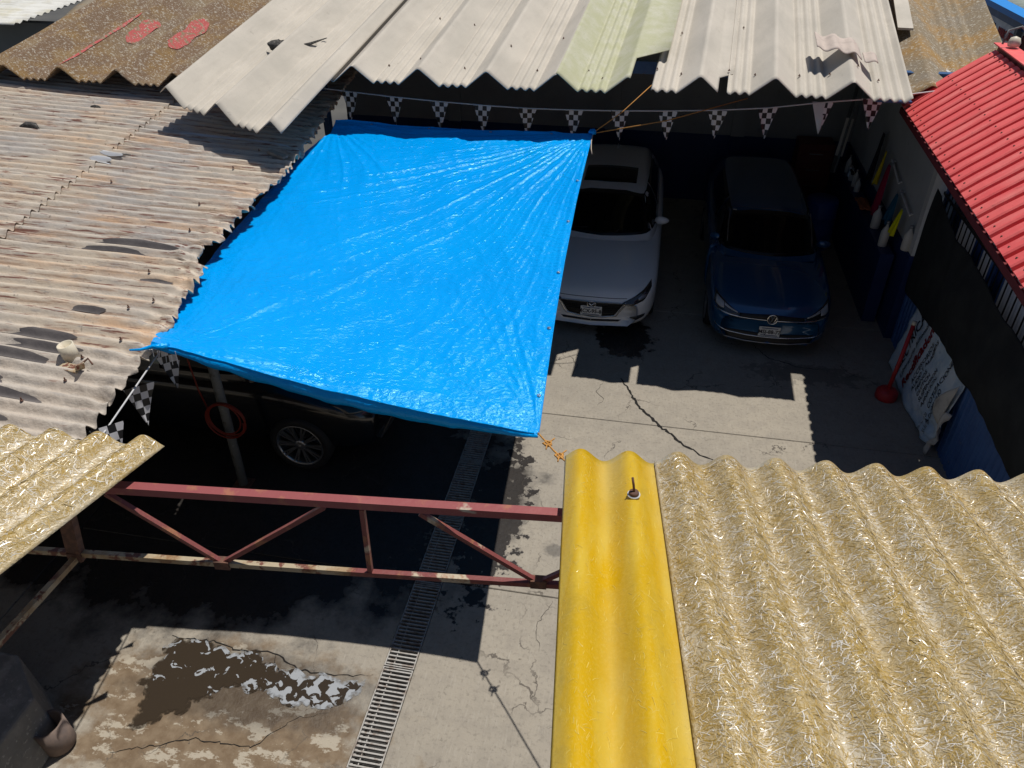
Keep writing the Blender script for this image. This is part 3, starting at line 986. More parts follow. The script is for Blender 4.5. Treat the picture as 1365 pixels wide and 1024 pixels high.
pv = thing('pipe_stub', 'short open cream plastic pipe stub standing on the rusty roof', 'pipe', tuple(rusty(-4.36, 4.42) - rro))
pm = MB().lathe([(.062, -.03), (.062, .115), (.053, .115), (.053, .0)], 20)
po = pm.build('pipe', 'pvc', pv, True)
po.rotation_euler = (R(5), R(-6), 0)
br2 = thing('bent_bracket', 'small bent metal bracket beside the pipe stub on the rusty roof', 'bracket', tuple(rusty(-4.25, 4.30, .03) - rro))
MB().bar((-.12, 0, 0), (.07, -.03, 0), .09, .008).bar((.07, -.03, 0), (.10, -.05, .07), .07, .008).build('plate', 'truss_bare', br2)
MB().tube([(.05, 0, .02), (.09, .06, .05), (.14, .03, .02)], .008, 6).build('bent_wire', 'rust_steel', br2)
wo = thing('wood_offcut', 'small grey wood offcut on the rusty roof edge above the blue tarp', 'wood', tuple(rusty(-4.50, 8.62, .06) - rro))
MB().box((-.13, -.045, -.015), (.15, .045, .02), .006).build('board', 'old_wood', wo)
wo.rotation_euler = (0, R(6), R(-22))
wr = thing('wire_piece', 'thin black wire lying on the rusty roof below the mossy roof', 'wire', (-7.4, 9.1, 0))
MB().tube([rusty(x, y, .03) - rro - Vector((-7.4, 9.1, 0)) for x, y in ((-7.7, 9.15), (-7.4, 8.85), (-7.0, 8.85), (-6.7, 9.0), (-6.55, 9.3))], .007, 6).build('wire', 'iron_black', wr)
st = thing('stone_chip', 'dark stone chip lying on the far end of the rusty roof', 'stone', tuple(rusty(-7.45, 9.45, .03) - rro))
MB().add([(-.07, -.05, 0), (.06, -.06, 0), (.08, .05, 0), (-.05, .07, 0), (-.04, -.03, .06), (.04, -.03, .07), (.04, .03, .05), (-.03, .04, .06)], [(3, 2, 1, 0), (4, 5, 6, 7), (0, 1, 5, 4), (1, 2, 6, 5), (2, 3, 7, 6), (3, 0, 4, 7)]).build('chip', 'rag_dark', st)
tf = thing('tyre_scrap', 'dark rubber scrap lying left on the rusty roof', 'scrap', tuple(rusty(-7.75, 8.55, .03) - rro))
MB().tube([(-.13, .01, 0), (-.04, .03, .03), (.06, .02, .03), (.14, -.02, .0)], [.03, .05, .045, .02], 8).build('scrap', 'rag_dark', tf, True)
# posts under the rusty roof
for k, (x, y, lab) in enumerate([(-4.21, 5.91, 'grey round post under the rusty roof, red hose coil on it')]):
    pst = thing('roof_post', lab, 'post', (x, y, 0))
    MB().lathe([(.05, 0), (.05, 2.5)], 14).build('pipe', 'pole_grey', pst, True)
    MB().box((-.1, -.1, 0), (.1, .1, .012)).build('base_plate', 'rust_steel', pst)
hc = thing('hose_coil', 'coil of thin red hose hanging on the grey post', 'hose', (-4.16, 5.84, 1.02))
pts = []
for i in range(110):
    t = i / 109 * 2 * math.pi * 4
    r_ = .20 + .022 * math.sin(t * .37) + .012 * math.cos(t * 1.3)
    pts.append((r_ * math.cos(t) + .02, -.03 - .012 * (i / 109) * 3 + .01 * math.sin(t * .5), r_ * math.sin(t)))
MB().tube(pts, .0085, 6).build('coil', 'hose_red', hc, True)
MB().tube([(-.17, -.02, .1), (-.22, -.02, .35), (-.26, 0, .7), (-.26, .02, 1.2)], .0085, 6).build('loose_end', 'hose_red', hc, True)

# ------------------------------------------------------------------ red roof, fence, sign at the right
rd = thing('red_roof', 'red ribbed metal roof at the right edge', 'roof', (2.9, 8, 3.28))
rdo = Vector((-2.9, -8, -3.28))


def fred(t, y):
    return Vector((2.58 + .0402 * y + t * .86, y, 3.28 + t * .68 + .02 * math.sin(t * 3.1))) + rdo


RN = Vector((-.61, 0, .79))
for k in range(28):
    y0 = 4.96 + k * .205
    pts, fs = [], []
    prof = [(0, 0), (.012, .032), (.03, .038), (.135, .038), (.150, .032), (.162, 0), (.205, 0)]
    ts = lin(0, 1, 6)
    for t in ts:
        for dy, h in prof:
            jog = .006 * math.floor(t * 3)
            pts.append(fred(t, y0 + dy) + RN * (h * 1.5 - jog))
    o = mk('roof_panel', pts, grid_faces(len(prof) - 1, len(ts) - 1), 'red_roof', rd, False, solid=.004)
sm2 = None
for k in range(28):
    for t in (.06, .5, .93):
        if sm2 is None:
            o = MB().lathe([(.012, 0), (.011, .005), (.006, .007), (.005, .012), (0, .013)], 7).build('screw', 'rust_steel', rd)
            sm2 = o.data
        else:
            o = link(bpy.data.objects.new('screw', sm2), rd)
        o.location = fred(t, 4.96 + k * .205 + .0825) + RN * (.057 - .006 * math.floor(t * 3))
        o.rotation_euler = (0, R(-38), 0)
MB().bar(fred(0, 4.96) - Vector((.012, 0, .035)), fred(0, 10.68) - Vector((.012, 0, .035)), .02, .07).build('fascia', 'dark_red', rd)
MB().bar(fred(1, 4.96) + Vector((.02, 0, -.015)), fred(1, 10.69) + Vector((.02, 0, -.015)), .02, .20).build('ridge_light_stop', 'dark_red', rd)  # board added to stop sun leaking under the ridge cap
surf('light_stop_slope', lambda t, y: fred(1, y) + Vector((.10 + t * .22, 0, .085 - t * .15)), lin(0, 1, 3), lin(4.96, 10.69, 8), 'red_roof', rd, True, .01)  # unseen slope added to block sun coming over the ridge
MB().bar(fred(1, 5.0) + Vector((.05, 0, .095)), fred(1, 10.69) + Vector((.05, 0, .095)), .20, .012).build('ridge_cap', 'red_roof', rd)
for k in range(5):
    a = fred(0.03, 5.2 + k * 1.25) - Vector((0, 0, .06))
    b = fred(1, 5.2 + k * 1.25) - Vector((0, 0, .06))
    MB().bar(a, b, .05, .05).build('rafter', 'dark_red', rd)

fx = 3.74
fe = thing('yard_fence', 'blue sheet fence with black iron grille above, under the red roof', 'fence', (fx, 8, 0))
pm_ = None
y = 4.6
while y < 10.5:
    if pm_ is None:
        o = MB().add([(0, 0, -.03), (-.02, .015, -.03), (-.02, .085, -.03), (0, .1, -.03), (0, .12, -.03),
                      (0, 0, 1.25), (-.02, .015, 1.25), (-.02, .085, 1.25), (0, .1, 1.25), (0, .12, 1.25)],
                     [(0, 1, 6, 5), (1, 2, 7, 6), (2, 3, 8, 7), (3, 4, 9, 8)]).build('panel', 'panel_blue', fe, solid=.004)
        pm_ = o.data
    else:
        o = link(bpy.data.objects.new('panel', pm_), fe)
        s_ = o.modifiers.new('thickness', 'SOLIDIFY')
        s_.thickness = .004
    o.location = (0, y - 8, 0)
    y += .12
for z in (1.27, 2.28, 3.55):
    MB().bar((.03, -3.5, z), (.03, 2.5, z), .04, .04).build('rail', 'iron_black', fe)
for yy in (4.6, 6.55, 8.5, 10.42):
    MB().bar((.04, yy - 8, 0), (.04, yy - 8, 3.9), .05, .05).build('post', 'panel_blue', fe)
rod = scr = None
y = 4.7
k = 0
while y < 10.45:
    if rod is None:
        rod = MB().bar((.03, 0, 1.29), (.03, 0, 3.54), .013, .013).build('iron_rod', 'iron_black', fe)
        o = rod
    else:
        o = link(bpy.data.objects.new('iron_rod', rod.data), fe)
    o.location = (0, y - 8, 0)
    if k % 4 == 2:
        if scr is None:
            mb = MB()
            for sgn in (-1, 1):
                pts = []
                for i in range(26):
                    t = i / 25
                    if t < .5:
                        pts.append((.025, sgn * (.012 + .05 * math.sin(t * math.pi)), 2.42 + t * .5))
                    else:
                        a = (t - .5) * 2 * 1.6 * math.pi
                        r_ = .06 * (1 - (t - .5) * 1.5)
                        pts.append((.025, sgn * (.062 - .06 + r_ * math.cos(a) + .02), 2.67 + r_ * math.sin(a)))
                mb.tube(pts, .008, 6)
            scr = mb.build('scroll', 'iron_black', fe, True)
            o = scr
        else:
            o = link(bpy.data.objects.new('scroll', scr.data), fe)
        o.location = (0, y - 8, 0)
    y += .145
    k += 1
mat('curtain_white', (0.66, 0.67, 0.70), 0.8, layers=[((1, 14, 1), 2, .45, .6, (.5, .52, .58))], transl=.3)
cu = thing('white_curtain', 'white sheeting with blue strips behind the iron grille of the fence', 'curtain', (fx + .16, 8, 2.2))
for a, b, mm in [(4.6, 6.9, 'curtain_white'), (6.91, 7.25, 'panel_blue'), (7.26, 8.42, 'curtain_white'), (8.43, 8.65, 'panel_blue'), (8.66, 9.12, 'curtain_white'), (9.13, 9.45, 'panel_blue'), (9.46, 10.05, 'curtain_white'), (10.06, 10.4, 'panel_blue')]:
    surf('strip', lambda yy, z: Vector((.018 * math.sin(yy * 42), yy - 8, z)), lin(a, b, max(6, int((b - a) * 40))), lin(-1, 1.35, 3), mm, cu, True, .003)

sc_ = thing('shade_cloth', 'black shade cloth hanging over the fence below the iron grille', 'cloth', (fx - .06, 8, 1.7))


def fcloth(yy, v):
    top = interp(yy, [4.6, 6.5, 8.0, 9.6, 10.45], [2.02, 2.02, 2.10, 2.18, 2.34]) + .04 * nz(yy * 2)
    bot = interp(yy, [4.6, 6.2, 7.5, 9.0, 10.4], [1.0, 1.02, 1.10, 1.02, .86]) + .05 * nz(yy * 2.2, 4)
    z = bot + (top - bot) * v
    x = -.06 * math.sin(v * math.pi) * (1 + .6 * nz(yy * .9, 1)) + .05 * nz(yy * 1.3 + v * 1.1, v * 1.2) + .015 * nz(yy * 5 - v * 2, v * 2) - .02
    return Vector((x, yy - 8, z - 1.7))


surf('cloth', fcloth, lin(4.6, 10.48, 110), lin(0, 1, 34), 'shade_cloth', sc_, True, .004)

# banner sign leaning on the fence
sg = thing('banner_sign', 'worn pale blue banner sign on a metal tube frame, leaning on the blue fence', 'sign', (3.64, 8.9, 0))


def fban(s, v):                                     # s 0..1 far to near, v 0..1 bottom to top
    y = .98 - 2.02 * s
    bot = .02 + .0 * s
    z = bot + (1.08 - bot) * v
    x = -.10 + .15 * v + .02 * nz(s * 3, v * 3) + .015 * nz(s * 9, v * 7)
    if v < .45 and s > .55:
        k = (s - .55) / .45 * (.45 - v) / .45
        x += .13 * k * (.6 + nz(s * 12, v * 10))
        y += .10 * k
    return Vector((x, y, z))


surf('banner', fban, lin(0, 1, 60), lin(0, 1, 34), 'banner', sg, True, .004)


def fold(u, v):                                     # loose corner folded forward
    return fban(.83 + .17 * u, .52 + .42 * v * u) + Vector((-.03 - .05 * math.sin(u * 2.6), -.0, -.10 * (1 - v) * u))


surf('folded_corner', fold, lin(0, 1, 12), lin(0, 1, 10), 'banner_back', sg, True, .004)
surf('torn_strip', lambda u, v: fban(1.0, u * .62) + Vector((-.03 - .035 * math.sin(u * 9 + v * 2), -.03 - v * .09 * (.7 + nz(u * 8)), 0)), lin(0, 1, 24), lin(0, 1, 4), 'banner_back', sg, True, .004)
MB().tube([(.06, 1.0, 1.09), (.075, 0, 1.10), (.06, -1.12, 1.08)], .017, 8).build('top_tube', 'alloy', sg, True)
for yy in (1.0, .42, -.28, -.98):
    MB().tube([(.062, yy - .03, 1.09), (.062, yy + .03, 1.09)], .025, 8).build('tube_clip', 'white_paint', sg, True)


def ban_text(body, s, v, size, mm, sx=1.0, shear=0.0, bold=0.0):
    """lines run up the sheet, which stands on its long side"""
    c = fban(s, v)
    o = text_mesh('lettering', body, size, mm, sg, basis((0, 0, 0), (0, 0, 1), (0, 1, 0)), .001, shear, sx, bold)
    for vv in o.data.vertices:
        y, z = c.y + vv.co.y, c.z + vv.co.z
        s_ = (.98 - y) / 2.02
        v_ = (z - .02) / 1.06
        q = fban(min(1, max(0, s_)), min(1, max(0, v_)))
        vv.co = (q.x - .009, y, z)
    return o


ban_text('ELECTRICAR', .17, .53, .20, 'ink_dark', .88, .2, .004)
ban_text('Laboratorio Automotriz', .265, .55, .105, 'ink_dark', .90, .2, .001)
ban_text('Rectificadora', .36, .53, .19, 'ink_red', .92, .2, .007)
for i, (t, v, sz) in enumerate([('ACCESORIOS', .55, .10), ('AUDIO Y ALARMAS', .57, .085), ('FRENOS', .42, .085), ('CLUTCH', .42, .085), ('SUSPENSION', .48, .085), ('AFINACION', .45, .08)]):
    ban_text(t, .455 + i * .047, v, sz, 'ink_dark', 1.0, .15, .001)
ban_text('COTIZACIONES', .765, .66, .11, 'ink_dark', .9, .15, .001)
ban_text('A DOMICILIO', .82, .42, .09, 'ink_dark', .9, .15, .001)
ban_text('TEL. 55 18 20', .80, .15, .075, 'ink_dark', .6, .15)
ban_text('55 31 07', .86, .16, .075, 'ink_dark', .7, .15)

rb = thing('red_stand', 'red round weighted base with a red pole leaning toward the banner sign', 'stand', (3.34, 9.02, 0))
MB().lathe([(.135, 0), (.14, .02), (.135, .10), (.10, .14), (.04, .155), (.0, .156)], 24).build('base', 'red_plastic', rb, True)
MB().tube([(0, 0, .12), (.06, .10, .5), (.13, .24, .98)], .026, 10).build('pole', 'red_plastic', rb, True)
MB().tube([(.13, .24, .98), (.134, .25, 1.03)], .028, 10).build('pole_tip', 'pvc', rb, True)
blk = thing('black_tray', 'flat black rubber piece on the floor below the banner sign', 'tray', (3.25, 6.9, 0))
MB().box((-.12, -.12, .008), (.16, .10, .05), .01).build('tray', 'rubber', blk)

# ------------------------------------------------------------------ things along the right wall
hk = [('hanging_rag', 'black work clothes hanging on the side wall beside the yellow rag', 3.58, 13.2, 2.20, .34, .75, 'cloth_black'),
      ('hanging_rag', 'dull yellow rag hanging between the black clothes and the red ones', 3.57, 12.78, 2.05, .16, .52, 'cloth_yellow'),
      ('hanging_rag', 'dark red work clothes hanging in the middle of the side wall', 3.55, 12.35, 1.98, .32, .78, 'cloth_red'),
      ('hanging_rag', 'dark teal rag hanging from the pale bar on the side wall', 3.56, 11.62, 1.80, .22, .46, 'cloth_teal'),
      ('hanging_rag', 'bright yellow rag hanging at the near end of the pale bar', 3.56, 11.22, 1.72, .17, .38, 'cloth_lime')]
for j, (n_, lab, x, y, z, w, h, mm) in enumerate(hk):
    t = thing(n_, lab, 'clothes' if 'clothes' in lab else 'rag', (x, y, z), group='cloths hanging on the side wall')

    def fh(u, v, w=w, h=h, j=j):
        ww = w * (.35 + .65 * v ** .6)
        return Vector((-.05 * v - .035 * math.sin(u * 9 + j) * v - .02, u * ww, -v * h * (1 + .12 * nz(u * 3, j)) + .02))
    surf('cloth', fh, lin(-.5, .5, 16), lin(0, 1, 12), mm, t, True, .006)
    MB().tube([(.055, 0, .04), (-.01, 0, .04), (-.03, 0, .06)], .006, 6).build('hook', 'alloy', t)
pb = thing('wall_bar', 'pale towel bar fixed along the side wall above the rags', 'bar', (3.6, 12, 1.9))
MB().tube([(0, .55, .12), (0, -.1, -.02)], .016, 8).build('bar', 'white_paint', pb)
MB().tube([(0, -.28, -.06), (0, -.98, -.16)], .016, 8).build('bar', 'white_paint', pb)
for yy, z in ((.5, .11), (-.06, -.01), (-.32, -.065), (-.94, -.155)):
    MB().tube([(0, yy, z), (.05, yy, z)], .012, 6).build('bracket', 'white_paint', pb)


def bottle(lab, x, y, z, h, r, tilt=0.0, mm='bottle_white'):
    t = thing('spray_bottle', lab, 'bottle', (x, y, z), group='bottles along the side wall')
    MB().lathe([(r * .9, 0), (r, .01), (r, h * .6), (r * .7, h * .75), (r * .32, h * .85), (r * .3, h * .95)], 14).build('bottle', mm, t, True)
    MB().lathe([(r * .4, h * .951), (r * .4, h * 1.06)], 10).build('cap', 'alloy', t, True)
    t.rotation_euler = (tilt, 0, 0)


MB_SHELF = thing('wall_ledge', 'blue painted ledge along the foot of the side wall', 'ledge', (3.62, 12.6, 0))
MB().box((-.24, -1.55, 0), (-.045, 2.4, 1.12), .01).build('ledge', 'wall_blue', MB_SHELF)
bottle('white bottle standing below the red work clothes', 3.47, 12.02, 1.122, .34, .07)
bottle('white bottle standing below the teal rag', 3.45, 11.35, 1.122, .36, .065)
bottle('white bottle nearest the white wall end', 3.60, 10.80, 1.322, .34, .065)
for i, (y, z, h, lab) in enumerate([(13.55, 1.122, .22, 'small pale bottle on the ledge nearest the black work clothes'), (13.8, 1.122, .28, 'pale bottle second from the black work clothes on the ledge'), (14.1, 1.122, .2, 'small pale bottle third from the black work clothes on the ledge'), (14.5, 1.122, .3, 'pale bottle at the far end of the ledge')]):
    bottle(lab, 3.46, y, z, h, .05)
ob = thing('orange_cloth', 'folded orange cloth on the ledge between the bottles and the red clothes', 'cloth', (3.46, 12.95, 1.122))
surf('cloth', lambda u, v: Vector((u, v, .05 + .03 * nz(u * 20, v * 9))), lin(-.09, .09, 8), lin(-.28, .2, 14), 'cloth_orange', ob, True, .03)
rc = thing('red_cabinet', 'dark red steel cabinet against the rear wall, right of the blue hatchback', 'cabinet', (2.95, 15.2, 0))
MB().box((-.32, -.25, .05), (.32, .25, 1.45), .01).build('body', 'cabinet_red', rc)
for z in (.2, .5, .8, 1.1):
    MB().box((-.28, -.268, z), (.28, -.252, z + .24), .004).build('drawer', 'cabinet_red', rc)
    MB().bar((-.12, -.278, z + .18), (.12, -.278, z + .18), .015, .015).build('handle', 'alloy', rc)
bl_ = thing('blue_barrel', 'blue plastic barrel in the rear right corner', 'barrel', (3.0, 13.75, 0))
MB().lathe([(.26, 0), (.28, .03), (.28, .28), (.29, .3), (.28, .32), (.28, .58), (.29, .6), (.28, .62), (.28, .85), (.25, .9), (0, .9)], 24).build('barrel', 'barrel_blue', bl_, True)
lb = thing('long_board', 'long grey board with pale lettered label leaning in the rear right corner', 'board', (3.30, 14.55, 1.122))
MB().bar((-.1, -.1, 0), (.12, .42, 1.5), .32, .03, (1, 0, 0)).build('board', 'pole_grey', lb)
MB().bar((-.06, -.09, .30), (.035, .135, .90), .012, .13, (1, 0, 0)).build('label_strip', 'bottle_white', lb)
pbx = thing('polisher', 'small pale polishing machine on the ledge in the rear corner', 'machine', (3.47, 14.30, 1.122))
MB().lathe([(.08, 0), (.085, .02), (.05, .06), (.045, .16), (.02, .2)], 14).build('body', 'alloy', pbx, True)
MB().tube([(0, 0, .12), (-.02, -.16, .16), (-.02, -.28, .14)], .028, 8).build('handle', 'black_plastic', pbx, True)

# ------------------------------------------------------------------ blue tarp
tp = thing('blue_tarp', 'large glossy blue tarp stretched over the yard', 'tarp', (-2.4, 7.2, 2.6))
tpo = Vector((2.4, -7.2, -2.6))
C00 = Vector((-3.76, 4.70, 2.70))     # front left
C10 = Vector((-.67, 4.75, 2.17))     # front right
C01 = Vector((-4.22, 9.86, 2.97))     # back left
C11 = Vector((-.79, 9.80, 3.0))       # back right
corn = [(C00, 1.2, 17), (C10, 1.0, 15), (C01, 1.2, 19), (C11, 3.4, 30)]


def ftarp(u, v):
    p = C00.lerp(C10, u).lerp(C01.lerp(C11, u), v)
    # edges pulled in between the tied corners
    p = p + Vector((.0, (.035 * math.sin(math.pi * u)) * (1 - v) ** 3, 0))
    p.x -= .05 * math.sin(math.pi * v) * u ** 4
    p.x -= .40 * math.sin(math.pi * min(1, v * 1.04 + .02)) ** .6 * (1 - u) ** 4
    sag = math.sin(math.pi * u) * math.sin(math.pi * v)
    z = -.20 * sag - .07 * math.sin(math.pi * u) * (1 - v) ** 2 - .03 * math.sin(math.pi * u) * v ** 4
    z -= .26 * math.sin(math.pi * min(1, v * 1.0)) ** .7 * (1 - u) ** 5
    for k, (c, rad, fr) in enumerate(corn):
        d = Vector((p.x - c.x, p.y - c.y))
        r_ = d.length
        th = math.atan2(d.y, d.x)
        fall = math.exp(-r_ / rad) * min(1, r_ / .25)
        q = fr * th + 5 * nz(th * 3, k * 7) + .8 * nz(r_ * .7, k)
        q += 1.3 * nz(p.x * 1.1, p.y * 1.1, 4 + k)
        w = 1 - abs(math.sin(q))
        amp = .027 if k == 3 else .026
        z += fall * amp * (w * w - .3) * (.25 + 1.5 * abs(nz(th * 4, k * 3.3)))
        w2 = 1 - abs(math.sin(q * 2.7 + 3 * nz(r_ * 1.3, th * 5)))
        z += fall * amp * .30 * w2 * w2
    z += .016 * nz(p.x * 1.4, p.y * 1.4, 3) + .007 * nz(p.x * 5 + p.y * 2, p.y * 4, 8) + .0035 * nz(p.x * 15, p.y * 10 + p.x * 4, 2)
    z -= .03 * max(0, 1 - v / .03) * math.sin(math.pi * u)
    return Vector((p.x, p.y, p.z + z)) + tpo


surf('sheet', ftarp, lin(0, 1, 230), lin(0, 1, 330), 'blue_tarp', tp, True, 0)


def fflap(u, v):
    p = ftarp(u, 0)
    h = (.13 * math.sin(math.pi * min(1, max(0, u * .93 + .05))) ** .5 + .02) * (1 if u < .97 else .9)
    return p + Vector((0.01 * nz(u * 20), .02 * v - .035 * math.sin(v * math.pi) + .02 * nz(u * 8, v) * v, -h * v - .012 * math.sin(u * 60) * v * v * (1 - u)))


surf('hanging_hem', fflap, lin(0, 1, 120), lin(0, 1, 10), 'blue_tarp', tp, True, 0)
MB().tube([ftarp(u, 0) + Vector((0, -.004, -.003)) for u in lin(0.02, .99, 80)], .007, 6).build('edge_roll', 'blue_tarp', tp, True)
MB().tube([ftarp(1, v) + Vector((.003, 0, -.002)) for v in lin(.0, 1, 120)], .006, 6).build('edge_roll', 'blue_tarp', tp, True)
MB().tube([ftarp(u, 1) + Vector((0, .003, -.002)) for u in lin(.0, 1, 80)], .006, 6).build('edge_roll', 'blue_tarp', tp, True)
em_ = None
for (u, v) in [(1, .08), (1, .25), (1, .42), (1, .60), (1, .77), (.15, 1), (.38, 1), (.62, 1), (.85, 1)]:
    uu, vv_ = min(u, .988), min(v, .992)
    if em_ is None:
        o = MB().lathe([(.018, 0), (.018, .004), (.009, .004), (.009, 0)], 14, close=True).build('eyelet', 'alloy', tp, True)
        em_ = o.data
    else:
        o = link(bpy.data.objects.new('eyelet', em_), tp)
    o.location = ftarp(uu, vv_) + Vector((0, 0, .004))
# twisted, torn corner at the front left
a = ftarp(0, 0)
mbk = MB()
mbk.tube([a + Vector((.14, .0, -.035)), a + Vector((.02, -.03, -.03)), a + Vector((-.05, -.09, -.03)), a + Vector((-.11, -.14, -.01))], [.034, .02, .011, .008], 8)
mbk.build('twisted_corner', 'blue_tarp', tp, True)
for k in range(7):
    q = a + Vector((.04 + k * .035 + rnd.uniform(-.02, .02), -.06, -.03 - .05 * rnd.random()))
    MB().tube([q, q + Vector((.01 * rnd.uniform(-1, 1), -.01, -.06 - .06 * rnd.random()))], .0025, 5).build('loose_thread', 'white_cord', tp)
q = ftarp(1, .93)
MB().tube([ftarp(1, 1) + Vector((.01, .0, 0)), ftarp(1, .96) + Vector((.012, 0, .005)), q + Vector((.03, -.01, -.01)), q + Vector((.05, -.09, -.05))], .007, 6).build('tie_cord', 'pale_rope', tp, True)

rp = thing('orange_rope', 'knotted orange rope from the tarp\'s near right corner toward the yellow sheet', 'rope', tuple(C10))
pts = [(0, 0, 0), (.15, -.19, .0), (.36, -.43, .02), (1.0, -1.2, .06), (1.5, -2.5, .35)]
MB().tube(pts, .0075, 6).build('rope', 'orange_rope', rp, True)
for (x, y, z) in [(.09, -.11, -.005), (.20, -.25, .005)]:
    kb = MB()
    for k in range(3):
        t0 = rnd.random() * 6
        kb.tube([(x + .026 * math.cos(t0 + s * 1.1) * (1 + .2 * k), y + .026 * math.sin(t0 + s * 1.1), z + .012 * math.sin(s * 2 + k)) for s in range(7)], .007, 6)
    kb.tube([(x, y, z), (x + .05, y + .05, z + .02)], .006, 6)
    kb.tube([(x, y, z), (x + .0, y - .07, z - .0)], .006, 6)
    kb.build('knot', 'orange_rope', rp, True)
rp2 = thing('orange_rope', 'long orange rope from the tarp\'s far right corner to the beige roof', 'rope', tuple(C11))
MB().tube([(0, 0, 0), (.35, .25, .22), (.75, .6, .55)], .006, 6).build('rope', 'orange_rope', rp2, True)
MB().tube([(0, 0, 0), (.9, .3, .12), (1.9, .85, .30)], .006, 6).build('rope', 'orange_rope', rp2, True)
kb = MB()
for k in range(3):
    kb.tube([(.04 * math.cos(k + s), .04 * math.sin(k + s), .02 + .02 * math.sin(s * 2 + k)) for s in range(7)], .014, 6)
kb.build('knot', 'blue_tarp', rp2, True)

# ------------------------------------------------------------------ pennants
pen_mesh = {}


def pennant_data(j, w=.25, h=.38):
    key = j
    if key in pen_mesh:
        return pen_mesh[key]
    nx, ny = 8, 10
    pts, uvs = [], []
    for b in range(ny + 1):
        v = b / ny
        for a_ in range(nx + 1):
            u = a_ / nx - .5
            ww = w * (1 - v) + .004
            x = u * ww
            pts.append((x + .02 * j * v * v * .3, .02 * math.sin(v * 3 + j) + .015 * math.sin(u * 5 + j * 2) * v, -v * h))
            uvs.append((x / .06 + 20, -v * h / .068 + 20.99))
    me = bpy.data.meshes.new('pennant')
    fs = grid_faces(nx, ny)
    me.from_pydata(pts, [], fs)
    uvl = me.uv_layers.new(name='UVMap')
    for l in me.loops:
        uvl.data[l.index].uv = uvs[l.vertex_index]
    me.materials.append(M['pennant_check'])
    me.polygons.foreach_set('use_smooth', [True] * len(me.polygons))
    pen_mesh[key] = me
    return me


ps = thing('pennant_string', 'string of black and white checkered pennants across the front of the beige roof', 'pennants', (-1, 10.4, 3.1))
sx_ = [-4.75, -4.2, -3.57, -2.93, -2.33, -1.72, -1.1, -.49, .12, .74, 1.36, 2.0, 2.57, 3.3]
sz_ = [3.24, 3.20, 3.16, 3.13, 3.11, 3.10, 3.11, 3.13, 3.16, 3.20, 3.26, 3.36, 3.43, 3.56]
MB().tube([(x + 1, 0, z - 3.1) for x, z in zip(sx_, sz_)], .009, 6).build('cord', 'white_cord', ps, True)
for i, (x, z) in enumerate(list(zip(sx_, sz_))[1:-1]):
    if i == 10:
        q = pennant_data(2).copy()
        q.materials.append(M['white_cord'])
        for p_ in q.polygons:
            if p_.center.x < .03:
                p_.material_index = 1
        o = bpy.data.objects.new('pennant', q)
    else:
        o = bpy.data.objects.new('pennant', pennant_data(i % 4))
    link(o, ps)
    o.location = (x + 1, 0, z - 3.1)
    o.rotation_euler = (R(rnd.uniform(-6, 6)), 0, R(rnd.uniform(-18, 18)))
pl = thing('pennant_string', 'string of checkered pennants along the torn edge of the rusty roof', 'pennants', (-3.81, 4.3, 2.47))
pp = [(-.12, .85, .10), (-.08, .60, .06), (.0, .0, .02), (.05, -.45, -.02), (.10, -1.0, -.05)]
MB().tube(pp, .007, 6).build('cord', 'white_cord', pl, True)
for i, (t, j) in enumerate([(.62, 1), (.08, 0), (-.43, 3)]):
    o = link(bpy.data.objects.new('pennant', pennant_data(j)), pl)
    o.location = (interp(t, [-1, -.45, 0, .6, .85], [.10, .05, 0, -.08, -.12]) + .01, t, .01)
    o.rotation_euler = (R(-8), R(6), R(52))
    o.scale = (.95, .95, .95)

# ------------------------------------------------------------------ cars


def smooth_mesh(name, verts, faces, material, parent, levels=2):
    o = mk(name, verts, faces, material, parent, True)
    s = o.modifiers.new('sub', 'SUBSURF')
    s.levels = levels
    s.render_levels = levels
    dg = bpy.context.evaluated_depsgraph_get()
    me = bpy.data.meshes.new_from_object(o.evaluated_get(dg))
    o.modifiers.clear()
    o.data = me
    me.name = name
    return o, BVHTree.FromPolygons([v.co.copy() for v in me.vertices], [tuple(p.vertices) for p in me.polygons])


def resample(pl_, n):
    pl_ = [Vector(p) for p in pl_]
    ds = [0]
    for a_, b in zip(pl_[:-1], pl_[1:]):
        ds.append(ds[-1] + (b - a_).length)
    out = []
    for i in range(n + 1):
        t = ds[-1] * i / n
        for k in range(len(pl_) - 1):
            if t <= ds[k + 1] + 1e-9:
                f = 0 if ds[k + 1] == ds[k] else (t - ds[k]) / (ds[k + 1] - ds[k])
                out.append(pl_[k].lerp(pl_[k + 1], f))
                break
    return out


def cast(trees, mode, a, b):
    if mode == 'front':
        o, d = Vector((a, -2, b)), Vector((0, 1, 0))
    elif mode == 'top':
        o, d = Vector((a, b, 4)), Vector((0, 0, -1))
    elif mode == 'left':
        o, d = Vector((-4, a, b)), Vector((1, 0, 0))
    else:
        o, d = Vector((4, a, b)), Vector((-1, 0, 0))
    best = None
    for t in trees:
        h = t.ray_cast(o, d)
        if h[0] is not None and (best is None or h[3] < best[2]):
            nn = h[1] if h[1].dot(d) < 0 else -h[1]
            best = (h[0], nn, h[3])
    return best, d


def patch(name, trees, mode, top, bot, mm, parent, off=.004, n=16, m=5, thick=.006):
    T, B = resample(top, n), resample(bot, n)
    pts = []
    last = None
    for j in range(m + 1):
        for i in range(n + 1):
            q = T[i].lerp(B[i], j / m)
            h, d = cast(trees, mode, q.x, q.y)
            if h is None:
                h = last
                if h is None:
                    h = (Vector((q.x, .2, q.y)), -d, 0)
            last = h
            pts.append(h[0] + h[1] * off * .6 - d * off * .4)
    fs = grid_faces(n, m)
    return mk(name, pts, fs, mm, parent, True, solid=thick, off=0)


